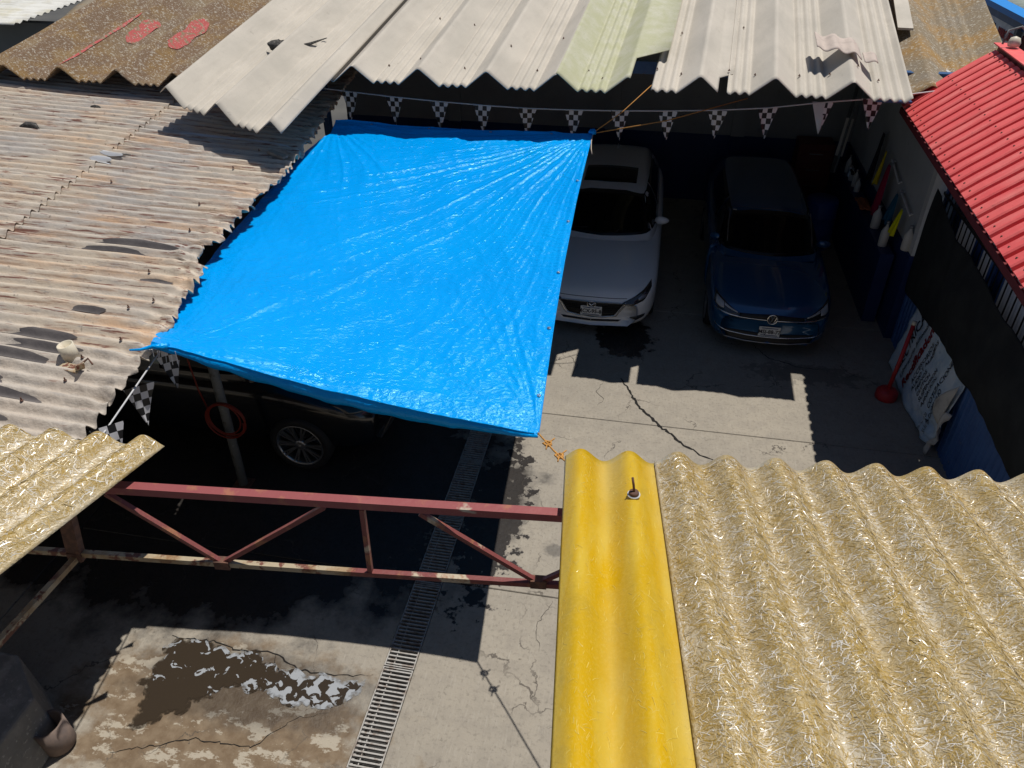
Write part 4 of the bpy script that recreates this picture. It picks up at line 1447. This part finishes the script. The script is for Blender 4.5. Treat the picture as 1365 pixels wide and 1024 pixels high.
def make_wheel(parent, x, l, side, Rt=.315, rim=.225, wid=.21, spokes=10, alloy='alloy', name='wheel'):
    w = bpy.data.objects.new(name, None)
    w.location = (x, l, Rt)
    w.rotation_euler = (0, 0, 0 if side > 0 else math.pi)
    link(w, parent)
    MB().lathe([(rim, -wid / 2), (Rt - .03, -wid / 2), (Rt - .005, -wid / 2 + .03), (Rt, -wid * .2), (Rt, wid * .2), (Rt - .005, wid / 2 - .03), (Rt - .03, wid / 2), (rim, wid / 2), (rim - .01, wid / 2 - .03), (rim - .01, -wid / 2 + .03)], 36, axis='x', close=True).build('tyre', 'rubber', w, True)
    r = MB()
    r.lathe([(rim - .002, wid / 2 - .002), (rim - .02, wid / 2 - .005), (rim - .03, wid / 2 - .03), (rim - .03, -wid / 2 + .03), (rim - .002, -wid / 2 + .02)], 36, axis='x', close=True)
    r.build('rim', alloy, w, True)
    for k in range(spokes):
        t0 = 2 * math.pi * k / spokes
        for dt in (-.085, .085):
            t = t0 + dt
            ro_ = Vector((wid / 2 - .018, math.cos(t) * (rim - .02), math.sin(t) * (rim - .02)))
            ri_ = Vector((wid / 2 - .03, math.cos(t0 + dt * .6) * .055, math.sin(t0 + dt * .6) * .055))
            MB().bar(ri_, ro_, .020, .022, (1, 0, 0)).build('spoke', alloy, w)
    MB().lathe([(.07, wid / 2 - .06), (.07, wid / 2 - .022), (.055, wid / 2 - .012), (.03, wid / 2 - .010), (0, wid / 2 - .009)], 20, axis='x').build('hub', alloy, w, True)
    MB().lathe([(rim - .04, 0), (rim - .04, .01)], 24, axis='x').build('brake_disc', 'dark_alloy', w, True)
    return w


def car_shell(root, S_, paint):
    V, F = [], []
    ls = S_['l']
    hp = None
    for i, l in enumerate(ls):
        w, zb, zs, zt = S_['w'][i], S_['zb'][i], S_['zs'][i], S_['zt'][i]
        half = [(0, zb), (.82 * w, zb), (.965 * w, zb + .09), (w, zb + .38 * (zs - zb)), (.995 * w, zs - .10), (.955 * w, zs - .01), (.60 * w, zt - .004), (0, zt)]
        ring = half + [(-x, z) for x, z in reversed(half[1:-1])]
        hp = len(ring)
        V += [(x, l + S_.get('bow', .10) * (abs(x) / .9) ** 2 * max(0, 1 - l / .5), z) for x, z in ring]
    n = len(ls)
    for i in range(n - 1):
        for k in range(hp):
            j = (k + 1) % hp
            F.append((i * hp + k, i * hp + j, (i + 1) * hp + j, (i + 1) * hp + k))
    F.append(tuple(range(hp)))
    F.append(tuple((n - 1) * hp + k for k in range(hp - 1, -1, -1)))
    body, t1 = smooth_mesh('body', V, F, paint, root)
    V, F = [], []
    c = S_['cab']
    for i, l in enumerate(c['l']):
        wb, zb, wr, zr = c['wb'][i], c['zb'][i], c['wr'][i], c['zr'][i]
        half = [(wb, zb - .12), (wb, zb), (wb + (wr - wb) * .55, zb + (zr - zb) * .55), (wr, zr - .05 * min(1, (zr - zb) / .3)), (wr * .82, zr - .012 * min(1, (zr - zb) / .3)), (0, zr)]
        ring = half + [(-x, z) for x, z in reversed(half[:-1])]
        hp = len(ring)
        V += [(x, l + c.get('bow', .12) * (abs(x) / .7) ** 2 * (1 if l < c['l'][3] else 0), z) for x, z in ring]
    n = len(c['l'])
    for i in range(n - 1):
        for k in range(hp - 1):
            F.append((i * hp + k, i * hp + k + 1, (i + 1) * hp + k + 1, (i + 1) * hp + k))
    cab, t2 = smooth_mesh('cabin', V, F, paint, root)
    return body, cab, t1, t2


def mirror_part(parent, x, l, z, side, paint):
    pts, fs = [], []
    for j in range(7):
        for i in range(10):
            th, ph = 2 * math.pi * i / 10, math.pi * j / 6
            sx2 = math.sin(ph) * math.cos(th)
            pts.append((x + side * (.10 + .115 * math.cos(ph)), l + .055 * (sx2 if sx2 < 0 else sx2 * .45), z + .07 * math.sin(ph) * math.sin(th) * (1.0 - .25 * math.cos(ph))))
    for j in range(6):
        for i in range(10):
            fs.append((j * 10 + i, j * 10 + (i + 1) % 10, (j + 1) * 10 + (i + 1) % 10, (j + 1) * 10 + i))
    mo_ = mk('mirror', pts, fs, paint, parent, True)
    MB().bar((x - side * .03, l, z - .04), (x + side * .05, l, z - .03), .05, .025).build('mirror_stalk', 'black_plastic', mo_)
    return mo_


def plate(parent, trees, x, z, txt, tilt=0.0):
    h, d = cast(trees, 'front', x, z)
    y = h[0].y - .035
    MB().box((x - .155, y, z - .078), (x + .155, y + .008, z + .078), .004).build('number_plate', 'plate_white', parent)
    text_mesh('plate_lettering', txt, .085, 'ink_dark', parent, basis((x, y - .002, z - .004), (1, 0, 0), (0, 0, 1)), .0006, 0, .92, .002)
    for zz in (.055, -.058):
        MB().box((x - .12, y - .0012, z + zz - .006), (x + .12, y - .0002, z + zz + .006)).build('plate_band', 'ink_blue', parent)
    return y


# ---- white hatchback
wc = thing('white_hatchback', 'white hatchback with dark sunroof parked beside the blue tarp, nose to the yard', 'car', (-.66, 9.84, 0))
Sw = dict(l=[.0, .07, .22, .55, 1.0, 1.5, 2.4, 3.4, 4.4, 4.9, 5.18, 5.24],
          w=[.66, .76, .85, .91, .925, .925, .93, .93, .91, .86, .78, .70],
          zb=[.20, .17, .165, .165, .17, .17, .17, .17, .18, .22, .28, .34],
          zs=[.55, .62, .70, .78, .85, .90, .93, .95, .97, .96, .92, .85],
          zt=[.58, .68, .76, .85, .93, .97, .97, .97, .98, .97, .92, .86], bow=.16,
          cab=dict(l=[1.28, 1.40, 1.85, 2.28, 3.0, 4.1, 4.74, 4.95, 5.15], wb=[.70, .80, .84, .84, .84, .83, .80, .78, .74], zb=[.93, .93, .94, .95, .95, .96, .97, .97, .96],
                   wr=[.66, .70, .66, .62, .62, .60, .57, .57, .60], zr=[.945, 1.00, 1.25, 1.43, 1.465, 1.44, 1.38, 1.30, 1.05], bow=.20))
body, cab, tb, tc = car_shell(wc, Sw, 'paint_white_car')
TT = [tb, tc]
gw = [(-.62, 1.325), (-.3, 1.395), (0, 1.405), (.3, 1.395), (.62, 1.325)]
patch('windscreen', [tc], 'front', [(-.575, 1.36), (-.3, 1.395), (0, 1.40), (.3, 1.395), (.575, 1.36)], [(-.735, 1.00), (-.4, .995), (0, .99), (.4, .995), (.735, 1.00)], 'glass_dark', wc, .005, 24, 10)
for sd, md in ((-1, 'left'), (1, 'right')):
    patch('side_window', TT, md, [(1.95, 1.20), (2.35, 1.37), (2.75, 1.385)], [(1.78, 1.00), (2.2, 1.0), (2.75, 1.0)], 'glass_dark', wc, .004, 12, 5)
    patch('side_window', TT, md, [(2.82, 1.385), (3.5, 1.37), (4.3, 1.29)], [(2.82, 1.0), (3.5, 1.02), (4.4, 1.08)], 'glass_dark', wc, .004, 12, 5)
    mirror_part(wc, sd * .80, 2.08, 1.03, sd, 'paint_white_car')
    patch('headlight', [tb], 'front', [(sd * .44, .585), (sd * .6, .645), (sd * .72, .70), (sd * .815, .755)], [(sd * .44, .56), (sd * .60, .545), (sd * .74, .585), (sd * .83, .70)], 'lamp_dark', wc, .005, 14, 5)
    patch('lamp_ring', [tb], 'front', [(sd * .655, .625), (sd * .71, .655), (sd * .77, .655)], [(sd * .665, .60), (sd * .71, .60), (sd * .76, .62)], 'alloy', wc, .011, 8, 3, .004)
    patch('fog_lamp', [tb], 'front', [(sd * .56, .345), (sd * .66, .375), (sd * .77, .375)], [(sd * .56, .335), (sd * .66, .305), (sd * .76, .33)], 'lamp_dark', wc, .004, 10, 4)
    MB().tube([Vector((sd * .655, 2.4 + .2, 1.435)), Vector((sd * .63, 3.7, 1.43)), Vector((sd * .60, 4.5, 1.37))], .010, 6).build('roof_trim', 'black_plastic', wc)
    make_wheel(wc, sd * .79, .92, sd)
    make_wheel(wc, sd * .79, 4.05, sd)
patch('grille', [tb], 'front', [(-.47, .565), (0, .572), (.47, .565)], [(-.45, .55), (-.34, .36), (0, .315), (.34, .36), (.45, .55)], 'black_plastic', wc, .004, 24, 8)
for z, w_ in ((.535, .42), (.50, .40), (.465, .375), (.43, .35), (.395, .315)):
    patch('grille_slat', [tb], 'front', [(-w_, z + .004), (w_, z + .004)], [(-w_, z - .004), (w_, z - .004)], 'dark_alloy', wc, .014, 20, 1, .004)
ct = [(-.50, .565), (-.37, .345), (-.2, .315), (0, .302), (.2, .315), (.37, .345), (.50, .565)]
patch('chrome_trim', [tb], 'front', ct, [(x * .965, z + .016) for x, z in ct], 'chrome', wc, .010, 30, 1)
patch('lower_intake', [tb], 'front', [(-.44, .298), (0, .286), (.44, .298)], [(-.40, .268), (0, .256), (.40, .268)], 'black_plastic', wc, .004, 18, 2)
patch('bonnet_seam', [tb], 'front', [(-.50, .632), (0, .640), (.50, .632)], [(-.50, .626), (0, .634), (.50, .626)], 'black_plastic', wc, .001, 20, 1, .002)
yp = plate(wc, [tb], .0, .425, 'MCX-95-81')
em = bpy.data.objects.new('emblem', None)
em.location = (0, yp - .006, .54)
link(em, wc)
MB().tube([(.062 * math.cos(t), 0, .048 * math.sin(t)) for t in lin(0, 2 * math.pi, 24)], .006, 6).build('ring', 'chrome', em, True)
MB().tube([(-.058, 0, .012), (-.03, -.002, .010), (0, -.004, -.018), (.03, -.002, .010), (.058, 0, .012)], [.004, .009, .010, .009, .004], 6).build('wings', 'chrome', em, True)
patch('sunroof', [tc], 'top', [(-.43, 2.60), (0, 2.57), (.43, 2.60)], [(-.43, 3.28), (0, 3.31), (.43, 3.28)], 'glass_dark', wc, .003, 14, 6)
MB().add([(-.012, 4.35, 1.40), (.012, 4.35, 1.40), (.012, 4.56, 1.375), (-.012, 4.56, 1.375), (0, 4.52, 1.47)], [(0, 1, 4), (1, 2, 4), (2, 3, 4), (3, 0, 4)]).build('antenna', 'paint_white_car', wc)
MB().bar((-.08, 2.22, 1.33), (.08, 2.22, 1.33), .02, .06).build('inner_mirror', 'black_plastic', wc)
for sd in (-1, 1):
    MB().tube([(sd * .55 - .35, 1.46 + .02, 1.03), (sd * .25, 1.52, 1.07)], .007, 5).build('wiper', 'black_plastic', wc)

# ---- blue hatchback
vc = thing('blue_hatchback', 'dark blue hatchback parked near the side wall, nose to the yard', 'car', (1.84, 9.72, 0))
vc.scale = (.93, 1, .98)
Sv = dict(l=[.0, .06, .20, .50, .95, 1.35, 2.1, 3.1, 4.1, 4.7, 5.0, 5.06],
          w=[.70, .79, .865, .905, .915, .915, .92, .92, .91, .88, .82, .74],
          zb=[.24, .20, .18, .17, .17, .17, .17, .17, .18, .22, .28, .34],
          zs=[.60, .67, .75, .83, .90, .94, .96, .97, .98, .98, .94, .88],
          zt=[.64, .73, .80, .89, .97, 1.0, 1.0, 1.0, 1.0, .99, .95, .90], bow=.13,
          cab=dict(l=[1.12, 1.24, 1.62, 1.98, 2.7, 3.9, 4.6, 4.82, 5.0], wb=[.70, .80, .83, .83, .83, .82, .80, .79, .76], zb=[.96, .96, .97, .98, .98, .98, .98, .98, .97],
                   wr=[.68, .71, .68, .64, .64, .63, .61, .61, .64], zr=[.975, 1.03, 1.27, 1.44, 1.475, 1.465, 1.42, 1.33, 1.06], bow=.16))
body, cab, tb, tc = car_shell(vc, Sv, 'paint_blue_car')
TT = [tb, tc]
patch('windscreen', [tc], 'front', [(-.60, 1.375), (-.3, 1.405), (0, 1.41), (.3, 1.405), (.60, 1.375)], [(-.745, 1.03), (-.4, 1.02), (0, 1.015), (.4, 1.02), (.745, 1.03)], 'glass_dark', vc, .005, 24, 10)
for sd, md in ((-1, 'left'), (1, 'right')):
    patch('side_window', TT, md, [(1.72, 1.22), (2.1, 1.385), (2.5, 1.40)], [(1.52, 1.02), (2.0, 1.02), (2.5, 1.02)], 'glass_dark', vc, .004, 12, 5)
    patch('side_window', TT, md, [(2.58, 1.40), (3.3, 1.39), (4.1, 1.36)], [(2.58, 1.02), (3.3, 1.02), (4.2, 1.05)], 'glass_dark', vc, .004, 12, 5)
    patch('headlight', [tb], 'front', [(sd * .46, .655), (sd * .6, .71), (sd * .74, .765), (sd * .83, .80)], [(sd * .46, .645), (sd * .60, .625), (sd * .74, .635), (sd * .845, .70)], 'lamp_dark', vc, .005, 14, 5)
    patch('lamp_reflector', [tb], 'front', [(sd * .70, .735), (sd * .76, .755), (sd * .81, .77)], [(sd * .70, .675), (sd * .76, .675), (sd * .815, .70)], 'lamp_glass', vc, .010, 8, 3, .004)
    patch('lamp_strip', [tb], 'front', [(sd * .50, .672), (sd * .60, .70), (sd * .69, .735)], [(sd * .50, .660), (sd * .60, .682), (sd * .69, .705)], 'lamp_glass', vc, .010, 8, 2, .004)
    MB().tube([Vector((sd * .66, 1.50, 1.09)), Vector((sd * .655, 1.75, 1.25)), Vector((sd * .64, 2.02, 1.41))], .010, 6).build('pillar_trim', 'alloy', vc)
    make_wheel(vc, sd * .80, .88, sd)
    make_wheel(vc, sd * .80, 3.95, sd)
mirror_part(vc, .80, 1.78, 1.03, 1, 'paint_blue_car')
patch('grille', [tb], 'front', [(-.47, .665), (0, .69), (.47, .665)], [(-.47, .635), (0, .625), (.47, .635)], 'black_plastic', vc, .004, 20, 3)
cs = [(-.82, .655), (-.6, .632), (-.35, .622), (0, .618), (.35, .622), (.6, .632), (.82, .655)]
patch('chrome_bar', [tb], 'front', cs, [(x, z - .016) for x, z in cs], 'chrome', vc, .010, 36, 1)
patch('lower_intake', [tb], 'front', [(-.66, .40), (0, .37), (.66, .40)], [(-.60, .255), (0, .235), (.60, .255)], 'black_plastic', vc, .004, 24, 5)
cs = [(-.80, .44), (-.6, .365), (-.35, .338), (0, .33), (.35, .338), (.6, .365), (.80, .44)]
patch('chrome_strip', [tb], 'front', cs, [(x, z - .014) for x, z in cs], 'chrome', vc, .012, 36, 1)
cs = [(-.66, .285), (-.35, .252), (0, .245), (.35, .252), (.66, .285)]
patch('lip_strip', [tb], 'front', cs, [(x, z - .012) for x, z in cs], 'alloy', vc, .010, 30, 1)
yp = plate(vc, [tb], .0, .425, 'MSJ-88-77')
h, d = cast([tb], 'front', 0, .645)
em = bpy.data.objects.new('emblem', None)
em.location = (0, h[0].y - .022, .645)
link(em, vc)
MB().lathe([(.070, .0), (.072, .012)], 28, axis='y').build('disc', 'black_plastic', em, True)
MB().tube([(.070 * math.cos(t), -.003, .070 * math.sin(t)) for t in lin(0, 2 * math.pi, 28)], .0075, 6).build('ring', 'chrome', em, True)
MB().tube([(-.028, -.004, .058), (0, -.004, .006), (.028, -.004, .058)], .0065, 6).build('letter', 'chrome', em)
MB().tube([(-.055, -.004, .030), (-.026, -.004, -.054), (0, -.004, -.004), (.026, -.004, -.054), (.055, -.004, .030)], .0065, 6).build('letter', 'chrome', em)
MB().bar((-.09, 1.95, 1.345), (.09, 1.95, 1.345), .02, .06).build('inner_mirror', 'black_plastic', vc)
MB().box((-.60, 1.93, 1.425), (-.54, 1.96, 1.432)).build('roof_sensor', 'lamp_glass', vc)
# driver side door standing ajar
dr = bpy.data.objects.new('door', None)
dr.location = (-.90, 1.52, 0)
dr.rotation_euler = (0, 0, R(-38))
link(dr, vc)
dv = []
for j, (z, x) in enumerate([(.30, -.02), (.45, -.045), (.65, -.055), (.82, -.05), (.97, -.03), (1.0, -.005)]):
    for l in lin(0, 1.08, 8):
        dv.append((x, l, z))
mk('door_panel', dv, grid_faces(8, 5), 'paint_blue_car', dr, True, solid=.05, off=1)
mk('door_glass', [(.0, .18, 1.0), (.0, 1.05, 1.0), (.10, 1.0, 1.37), (.10, .55, 1.36)], [(0, 1, 2, 3)], 'glass_dark', dr, solid=.006)
MB().bar((-.07, .86, .85), (-.07, 1.02, .855), .02, .03).build('handle', 'paint_blue_car', dr)
mirror_part(dr, -.02, .26, 1.03, -1, 'paint_blue_car')

# ---- black car below the tarp, one wheel in sight
bc = thing('black_car', 'black car under the tarp showing one multi spoke wheel', 'car', (-2.72, 7.2, 0), R(90))
Sb = dict(l=Sv['l'], w=Sv['w'], zb=[z + .08 for z in Sv['zb']], zs=[z + .12 for z in Sv['zs']], zt=[z + .12 for z in Sv['zt']], bow=.12,
          cab=dict(Sv['cab'], zb=[z + .12 for z in Sv['cab']['zb']], zr=[z + .14 for z in Sv['cab']['zr']]))
body, cab, tb, tc = car_shell(bc, Sb, 'paint_black_car')
patch('windscreen', [tc], 'front', [(-.60, 1.50), (0, 1.54), (.60, 1.50)], [(-.745, 1.16), (0, 1.14), (.745, 1.16)], 'glass_dark', bc, .005, 16, 8)
for sd, md in ((-1, 'left'), (1, 'right')):
    patch('side_window', [tb, tc], md, [(1.72, 1.35), (2.1, 1.50), (2.5, 1.53)], [(1.52, 1.15), (2.0, 1.15), (2.5, 1.15)], 'glass_dark', bc, .004, 12, 5)
    patch('headlight', [tb], 'front', [(sd * .46, .78), (sd * .83, .92)], [(sd * .46, .75), (sd * .845, .82)], 'lamp_dark', bc, .005, 14, 5)
    make_wheel(bc, sd * .84, .90, sd, .37, .285, .22, 10, 'alloy')
    make_wheel(bc, sd * .84, 3.8, sd, .37, .285, .22, 10, 'alloy')

# ------------------------------------------------------------------ concrete block and clay pipe at the left
cb = thing('concrete_trough', 'rough concrete block in the shade at the lower left', 'block', (-4.70, 2.52, 0))
bmv = [(-.9, -.9, 0), (.46, -.9, 0), (.46, .28, 0), (.08, .60, 0), (-.9, .60, 0),
       (-.9, -.9, .62), (.40, -.9, .56), (.42, .26, .57), (.06, .56, .62), (-.9, .56, .66)]
blo = mk('block', bmv, [(0, 1, 6, 5), (1, 2, 7, 6), (2, 3, 8, 7), (3, 4, 9, 8), (4, 0, 5, 9), (5, 6, 7, 8, 9), (4, 3, 2, 1, 0)], 'concrete_block', cb)
bv_ = blo.modifiers.new('bevel', 'BEVEL')
bv_.width = .025
bv_.segments = 2
MB().box((-.9, -.9, .66), (-.18, .50, .95), .02).build('raised_curb', 'concrete_block', cb)
cp = thing('clay_pipe', 'short open clay pipe standing beside the concrete block', 'pipe', (-4.22, 2.74, 0))
o = MB().lathe([(.105, 0), (.12, .02), (.125, .30), (.105, .30), (.09, .03), (0, .03)], 24).build('pipe', 'clay_pipe', cp, True)
o.rotation_euler = (R(2), R(-4), 0)
o.location = (0, 0, .01)

# ------------------------------------------------------------------ red steel truss
TD = Vector((1, .0963, 0)).normalized()


def tpnt(x, z):
    return Vector((x, 1.98 + .0963 * x, z))


tr = thing('steel_truss', 'red painted steel truss with peeling paint spanning the yard', 'truss', tuple(tpnt(-1, 4.0)))
to = -tpnt(-1, 4.0)
MB().bar(tpnt(-5.2, 4.062) + to, tpnt(2.9, 4.062) + to, .038, .032).build('top_chord', 'truss_red', tr)
MB().bar(tpnt(-5.2, 3.69) + to, tpnt(-.98, 3.69) + to, .022, .023).build('bottom_chord', 'truss_bare', tr)
MB().bar(tpnt(-.98, 3.69) + to, tpnt(2.9, 3.72) + to, .022, .023).build('bottom_chord', 'truss_paint', tr)
for a_, b in [((-1.86, 4.03), (-1.50, 3.70)), ((-1.48, 3.70), (-1.04, 4.03)), ((-.90, 4.03), (-.905, 3.70)), ((-.69, 4.03), (-.27, 3.71)), ((-.25, 3.71), (.16, 4.03)), ((.4, 4.03), (.4, 3.71)), ((.6, 4.03), (1.0, 3.71)), ((1.02, 3.71), (1.4, 4.03))]:
    MB().bar(tpnt(*a_) + to, tpnt(*b) + to, .018, .018, (0, 1, 0)).build('web_bar', 'truss_paint', tr)
MB().bar(tpnt(-2.035, 4.03) + to, tpnt(-2.095, 3.66) + to, .06, .03, (0, 1, 0)).build('gusset_post', 'rust_steel', tr)
for x, z in ((-1.49, 3.69), (-.26, 3.705), (-2.09, 3.68)):
    MB().bar(tpnt(x - .03, z) + to, tpnt(x + .03, z) + to, .034, .04).build('joint_plate', 'rust_steel', tr)
MB().bar(tpnt(-2.09, 3.67) + to, Vector((-2.16, .2, 3.67)) + to, .024, .024).build('tie_bar', 'truss_bare', tr)
for x in (-5.1, 1.0):
    MB().bar(tpnt(x, 4.03) + to, tpnt(x, 0) + to, .07, .07, (0, 1, 0)).build('column', 'truss_paint', tr)

# ------------------------------------------------------------------ fibreglass sheets in the foreground
ca, sa = math.cos(R(5.5)), math.sin(R(5.5))


def ffg(ex, ey, dz=0.0):
    z = 4.142 + .14 * (2.2 - ey) + .028 * math.cos(2 * math.pi * (ex - .062) / .177) + .006 * nz(ex * 2, ey * 2) + dz
    return Vector((ex * ca - ey * sa, ex * sa + ey * ca, z))


def strands(name, fn, a0, a1, b0, b1, count, lmin, lmax, w, mats, parent, seed, along=None):
    r_ = random.Random(seed)
    V, F, MI = [], [], []
    seg = 3
    for i in range(count):
        a, b = r_.uniform(a0, a1), r_.uniform(b0, b1)
        th = r_.uniform(0, math.pi) if along is None else r_.gauss(along, .55)
        L_ = r_.uniform(lmin, lmax)
        cv = r_.uniform(-.9, .9)
        ww = w * r_.choice((.35, .5, .7, .9, 1.3))
        if nz(a * 5, b * 5, seed) < -.18 and r_.random() < .5:
            continue
        lift = r_.uniform(.0002, .0012)
        k0 = len(V)
        ok = True
        tilt = ww * r_.gauss(0, .5)
        x, y = a, b
        for s in range(seg + 1):
            t2 = th + cv * s / seg
            if not (a0 <= x <= a1 and b0 <= y <= b1):
                ok = False
                break
            nx_, ny_ = -math.sin(t2) * ww, math.cos(t2) * ww
            V.append(fn(x + nx_, y + ny_, lift + tilt))
            V.append(fn(x - nx_, y - ny_, lift - tilt))
            x += math.cos(t2) * L_ / seg
            y += math.sin(t2) * L_ / seg
        if not ok:
            del V[k0:]
            continue
        mi = r_.choices(range(len(mats)), [1.0, .42, 1.0][:len(mats)])[0]
        for s in range(seg):
            q = k0 + 2 * s
            F.append((q, q + 1, q + 3, q + 2))
            MI.append(mi)
    me = bpy.data.meshes.new(name)
    me.from_pydata([tuple(v) for v in V], [], F)
    for m_ in mats:
        me.materials.append(M[m_])
    me.polygons.foreach_set('material_index', MI)
    me.polygons.foreach_set('use_smooth', [True] * len(F))
    o = link(bpy.data.objects.new(name, me), parent)
    o['kind'] = 'stuff'
    return o


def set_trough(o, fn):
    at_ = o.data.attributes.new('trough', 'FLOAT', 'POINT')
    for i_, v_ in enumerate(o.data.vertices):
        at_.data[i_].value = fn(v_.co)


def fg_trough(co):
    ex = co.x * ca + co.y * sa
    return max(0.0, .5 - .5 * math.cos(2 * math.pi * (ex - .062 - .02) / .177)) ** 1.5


yl = thing('yellow_sheet', 'translucent yellow corrugated fibreglass roof sheet in the foreground', 'roof sheet', (0, 0, 0))
o = surf('sheet', lambda a_, b: ffg(a_, b, -.004), lin(.004, .37, 56), [-.1, .1, .3, .45] + lin(.6, 2.225, 44), 'yellow_fiberglass', yl, True, .003)
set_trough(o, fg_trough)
strands('fibers', lambda a_, b, d: ffg(a_, b, d - .004), .008, .35, .6, 2.22, 1100, .010, .028, .0004, ['fiber_yellow'], yl, 4, math.pi / 2)
cl = thing('clear_sheet', 'clear corrugated fibreglass roof with glinting fibres, right of the yellow sheet', 'roof sheet', (0, 0, 0))
for a0, a1, dz in ((.335, 2.20, .004), (2.12, 3.2, .009)):
    o = surf('sheet', lambda a_, b, dz=dz: ffg(a_, b, dz), lin(a0, a1, int((a1 - a0) / .009)), [-.1, .1, .3, .45] + lin(.6, 2.215 + .02 * nz(a0), 44), 'fiberglass', cl, True, .003)
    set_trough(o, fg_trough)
strands('fibers', lambda a_, b, d: ffg(a_, b, d + .0045), .34, 1.95, .62, 2.21, 92000, .007, .032, .0008, ['fiber_pale', 'fiber_white', 'fiber_tan'], cl, 5)

ls_ = thing('clear_sheet', 'clear corrugated fibreglass roof sheet at the left end of the truss', 'roof sheet', (0, 0, 0))


def ffl(a_, b, dz=0.0):
    z = 4.15 + .027 * math.cos(2 * math.pi * (a_ - .062) / .18) + dz
    return Vector((-1.715 - .998 * a_ - .239 * b, 1.985 - .061 * a_ - .971 * b, z))


o = surf('sheet', lambda a_, b: ffl(a_, b), lin(-.01, 1.1, 110), lin(0, 1.9, 40), 'fiberglass', ls_, True, .003)
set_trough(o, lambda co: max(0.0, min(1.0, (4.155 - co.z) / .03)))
strands('fibers', ffl, 0, .85, .0, 1.0, 24000, .008, .034, .0010, ['fiber_pale', 'fiber_white', 'fiber_tan'], ls_, 8)

bt = thing('roof_bolt', 'rusty bolt with washer sticking out of the yellow sheet', 'bolt', tuple(ffg(.24, 1.94, .0)))
MB().lathe([(.022, 0), (.022, .004), (.0, .005)], 20).build('sealing_ring', 'white_paint', bt, True)
MB().lathe([(.017, .005), (.018, .007), (.016, .014), (.009, .016), (.0, .016)], 18).build('washer', 'rust_steel', bt, True)
MB().tube([(0, 0, .014), (-.004, .004, .04), (-.01, .012, .065)], .0042, 8).build('shank', 'rust_steel', bt, True)

# ------------------------------------------------------------------ shop front beyond, top right
sh = thing('shop_front', 'white shop sign board with blue canopy edge in the top right corner', 'shop', (6.2, 15, 0))
MB().box((-.02, -5.2, 0), (.12, 5.5, 2.0)).build('shutter', 'dark_red', sh)
MB().box((0, 1.35, 2.02), (.1, 5.5, 3.26)).build('sign_board', 'sign_white', sh)
MB().box((0, -5.2, 2.02), (.1, 1.15, 3.20)).build('red_panel', 'dark_red', sh)
MB().bar((-.05, 1.25, 1.8), (-.05, 1.25, 3.3), .1, .12, (0, 1, 0)).build('sign_post', 'pole_grey', sh)
MB().box((-.04, -5.2, 3.262), (.2, 5.5, 3.40)).build('canopy_edge', 'paint_blue', sh)
MB().box((-.11, -5.2, 3.402), (.2, 5.5, 3.50)).build('canopy_lip', 'bright_blue', sh)
surf('canopy_roof', lambda x, y: Vector((x, y, 3.46 + .10 * (x) + .02 * math.cos(y * 2 * math.pi / .3))), lin(.22, 8, 8), lin(-5.2, 5.5, 200), 'green_roof', sh, True, .01)
text_mesh('lettering', 'PAULARITA', .20, 'ink_blue', sh, basis((-.012, 2.95, 3.08), (0, -1, 0), (0, 0, 1)), .004, 0, .85, .004)
text_mesh('lettering', 'MARQUEZ', .20, 'ink_red', sh, basis((-.012, 1.93, 3.06), (0, -1, 0), (0, 0, 1)), .004, 0, .85, .006)
text_mesh('lettering', 'Pollos', .15, 'ink_blue', sh, basis((-.012, 1.75, 2.80), (0, -1, 0), (0, 0, 1)), .004, 0, .9, .003)
wl = thing('cable_loop', 'thin grey cable looped over a pale knob at the far corner of the red roof', 'cable', (3.93, 10.4, 4.08))
MB().lathe([(.06, 0), (.07, .04), (.05, .09), (.0, .11)], 14).build('knob', 'pvc', wl, True)
MB().tube([(-.12, .0, .02), (-.08, .05, .16), (.05, .06, .2), (.16, .0, .1), (.5, -.35, .02), (.9, -.6, .05)], .012, 6).build('cable', 'pole_grey', wl, True)
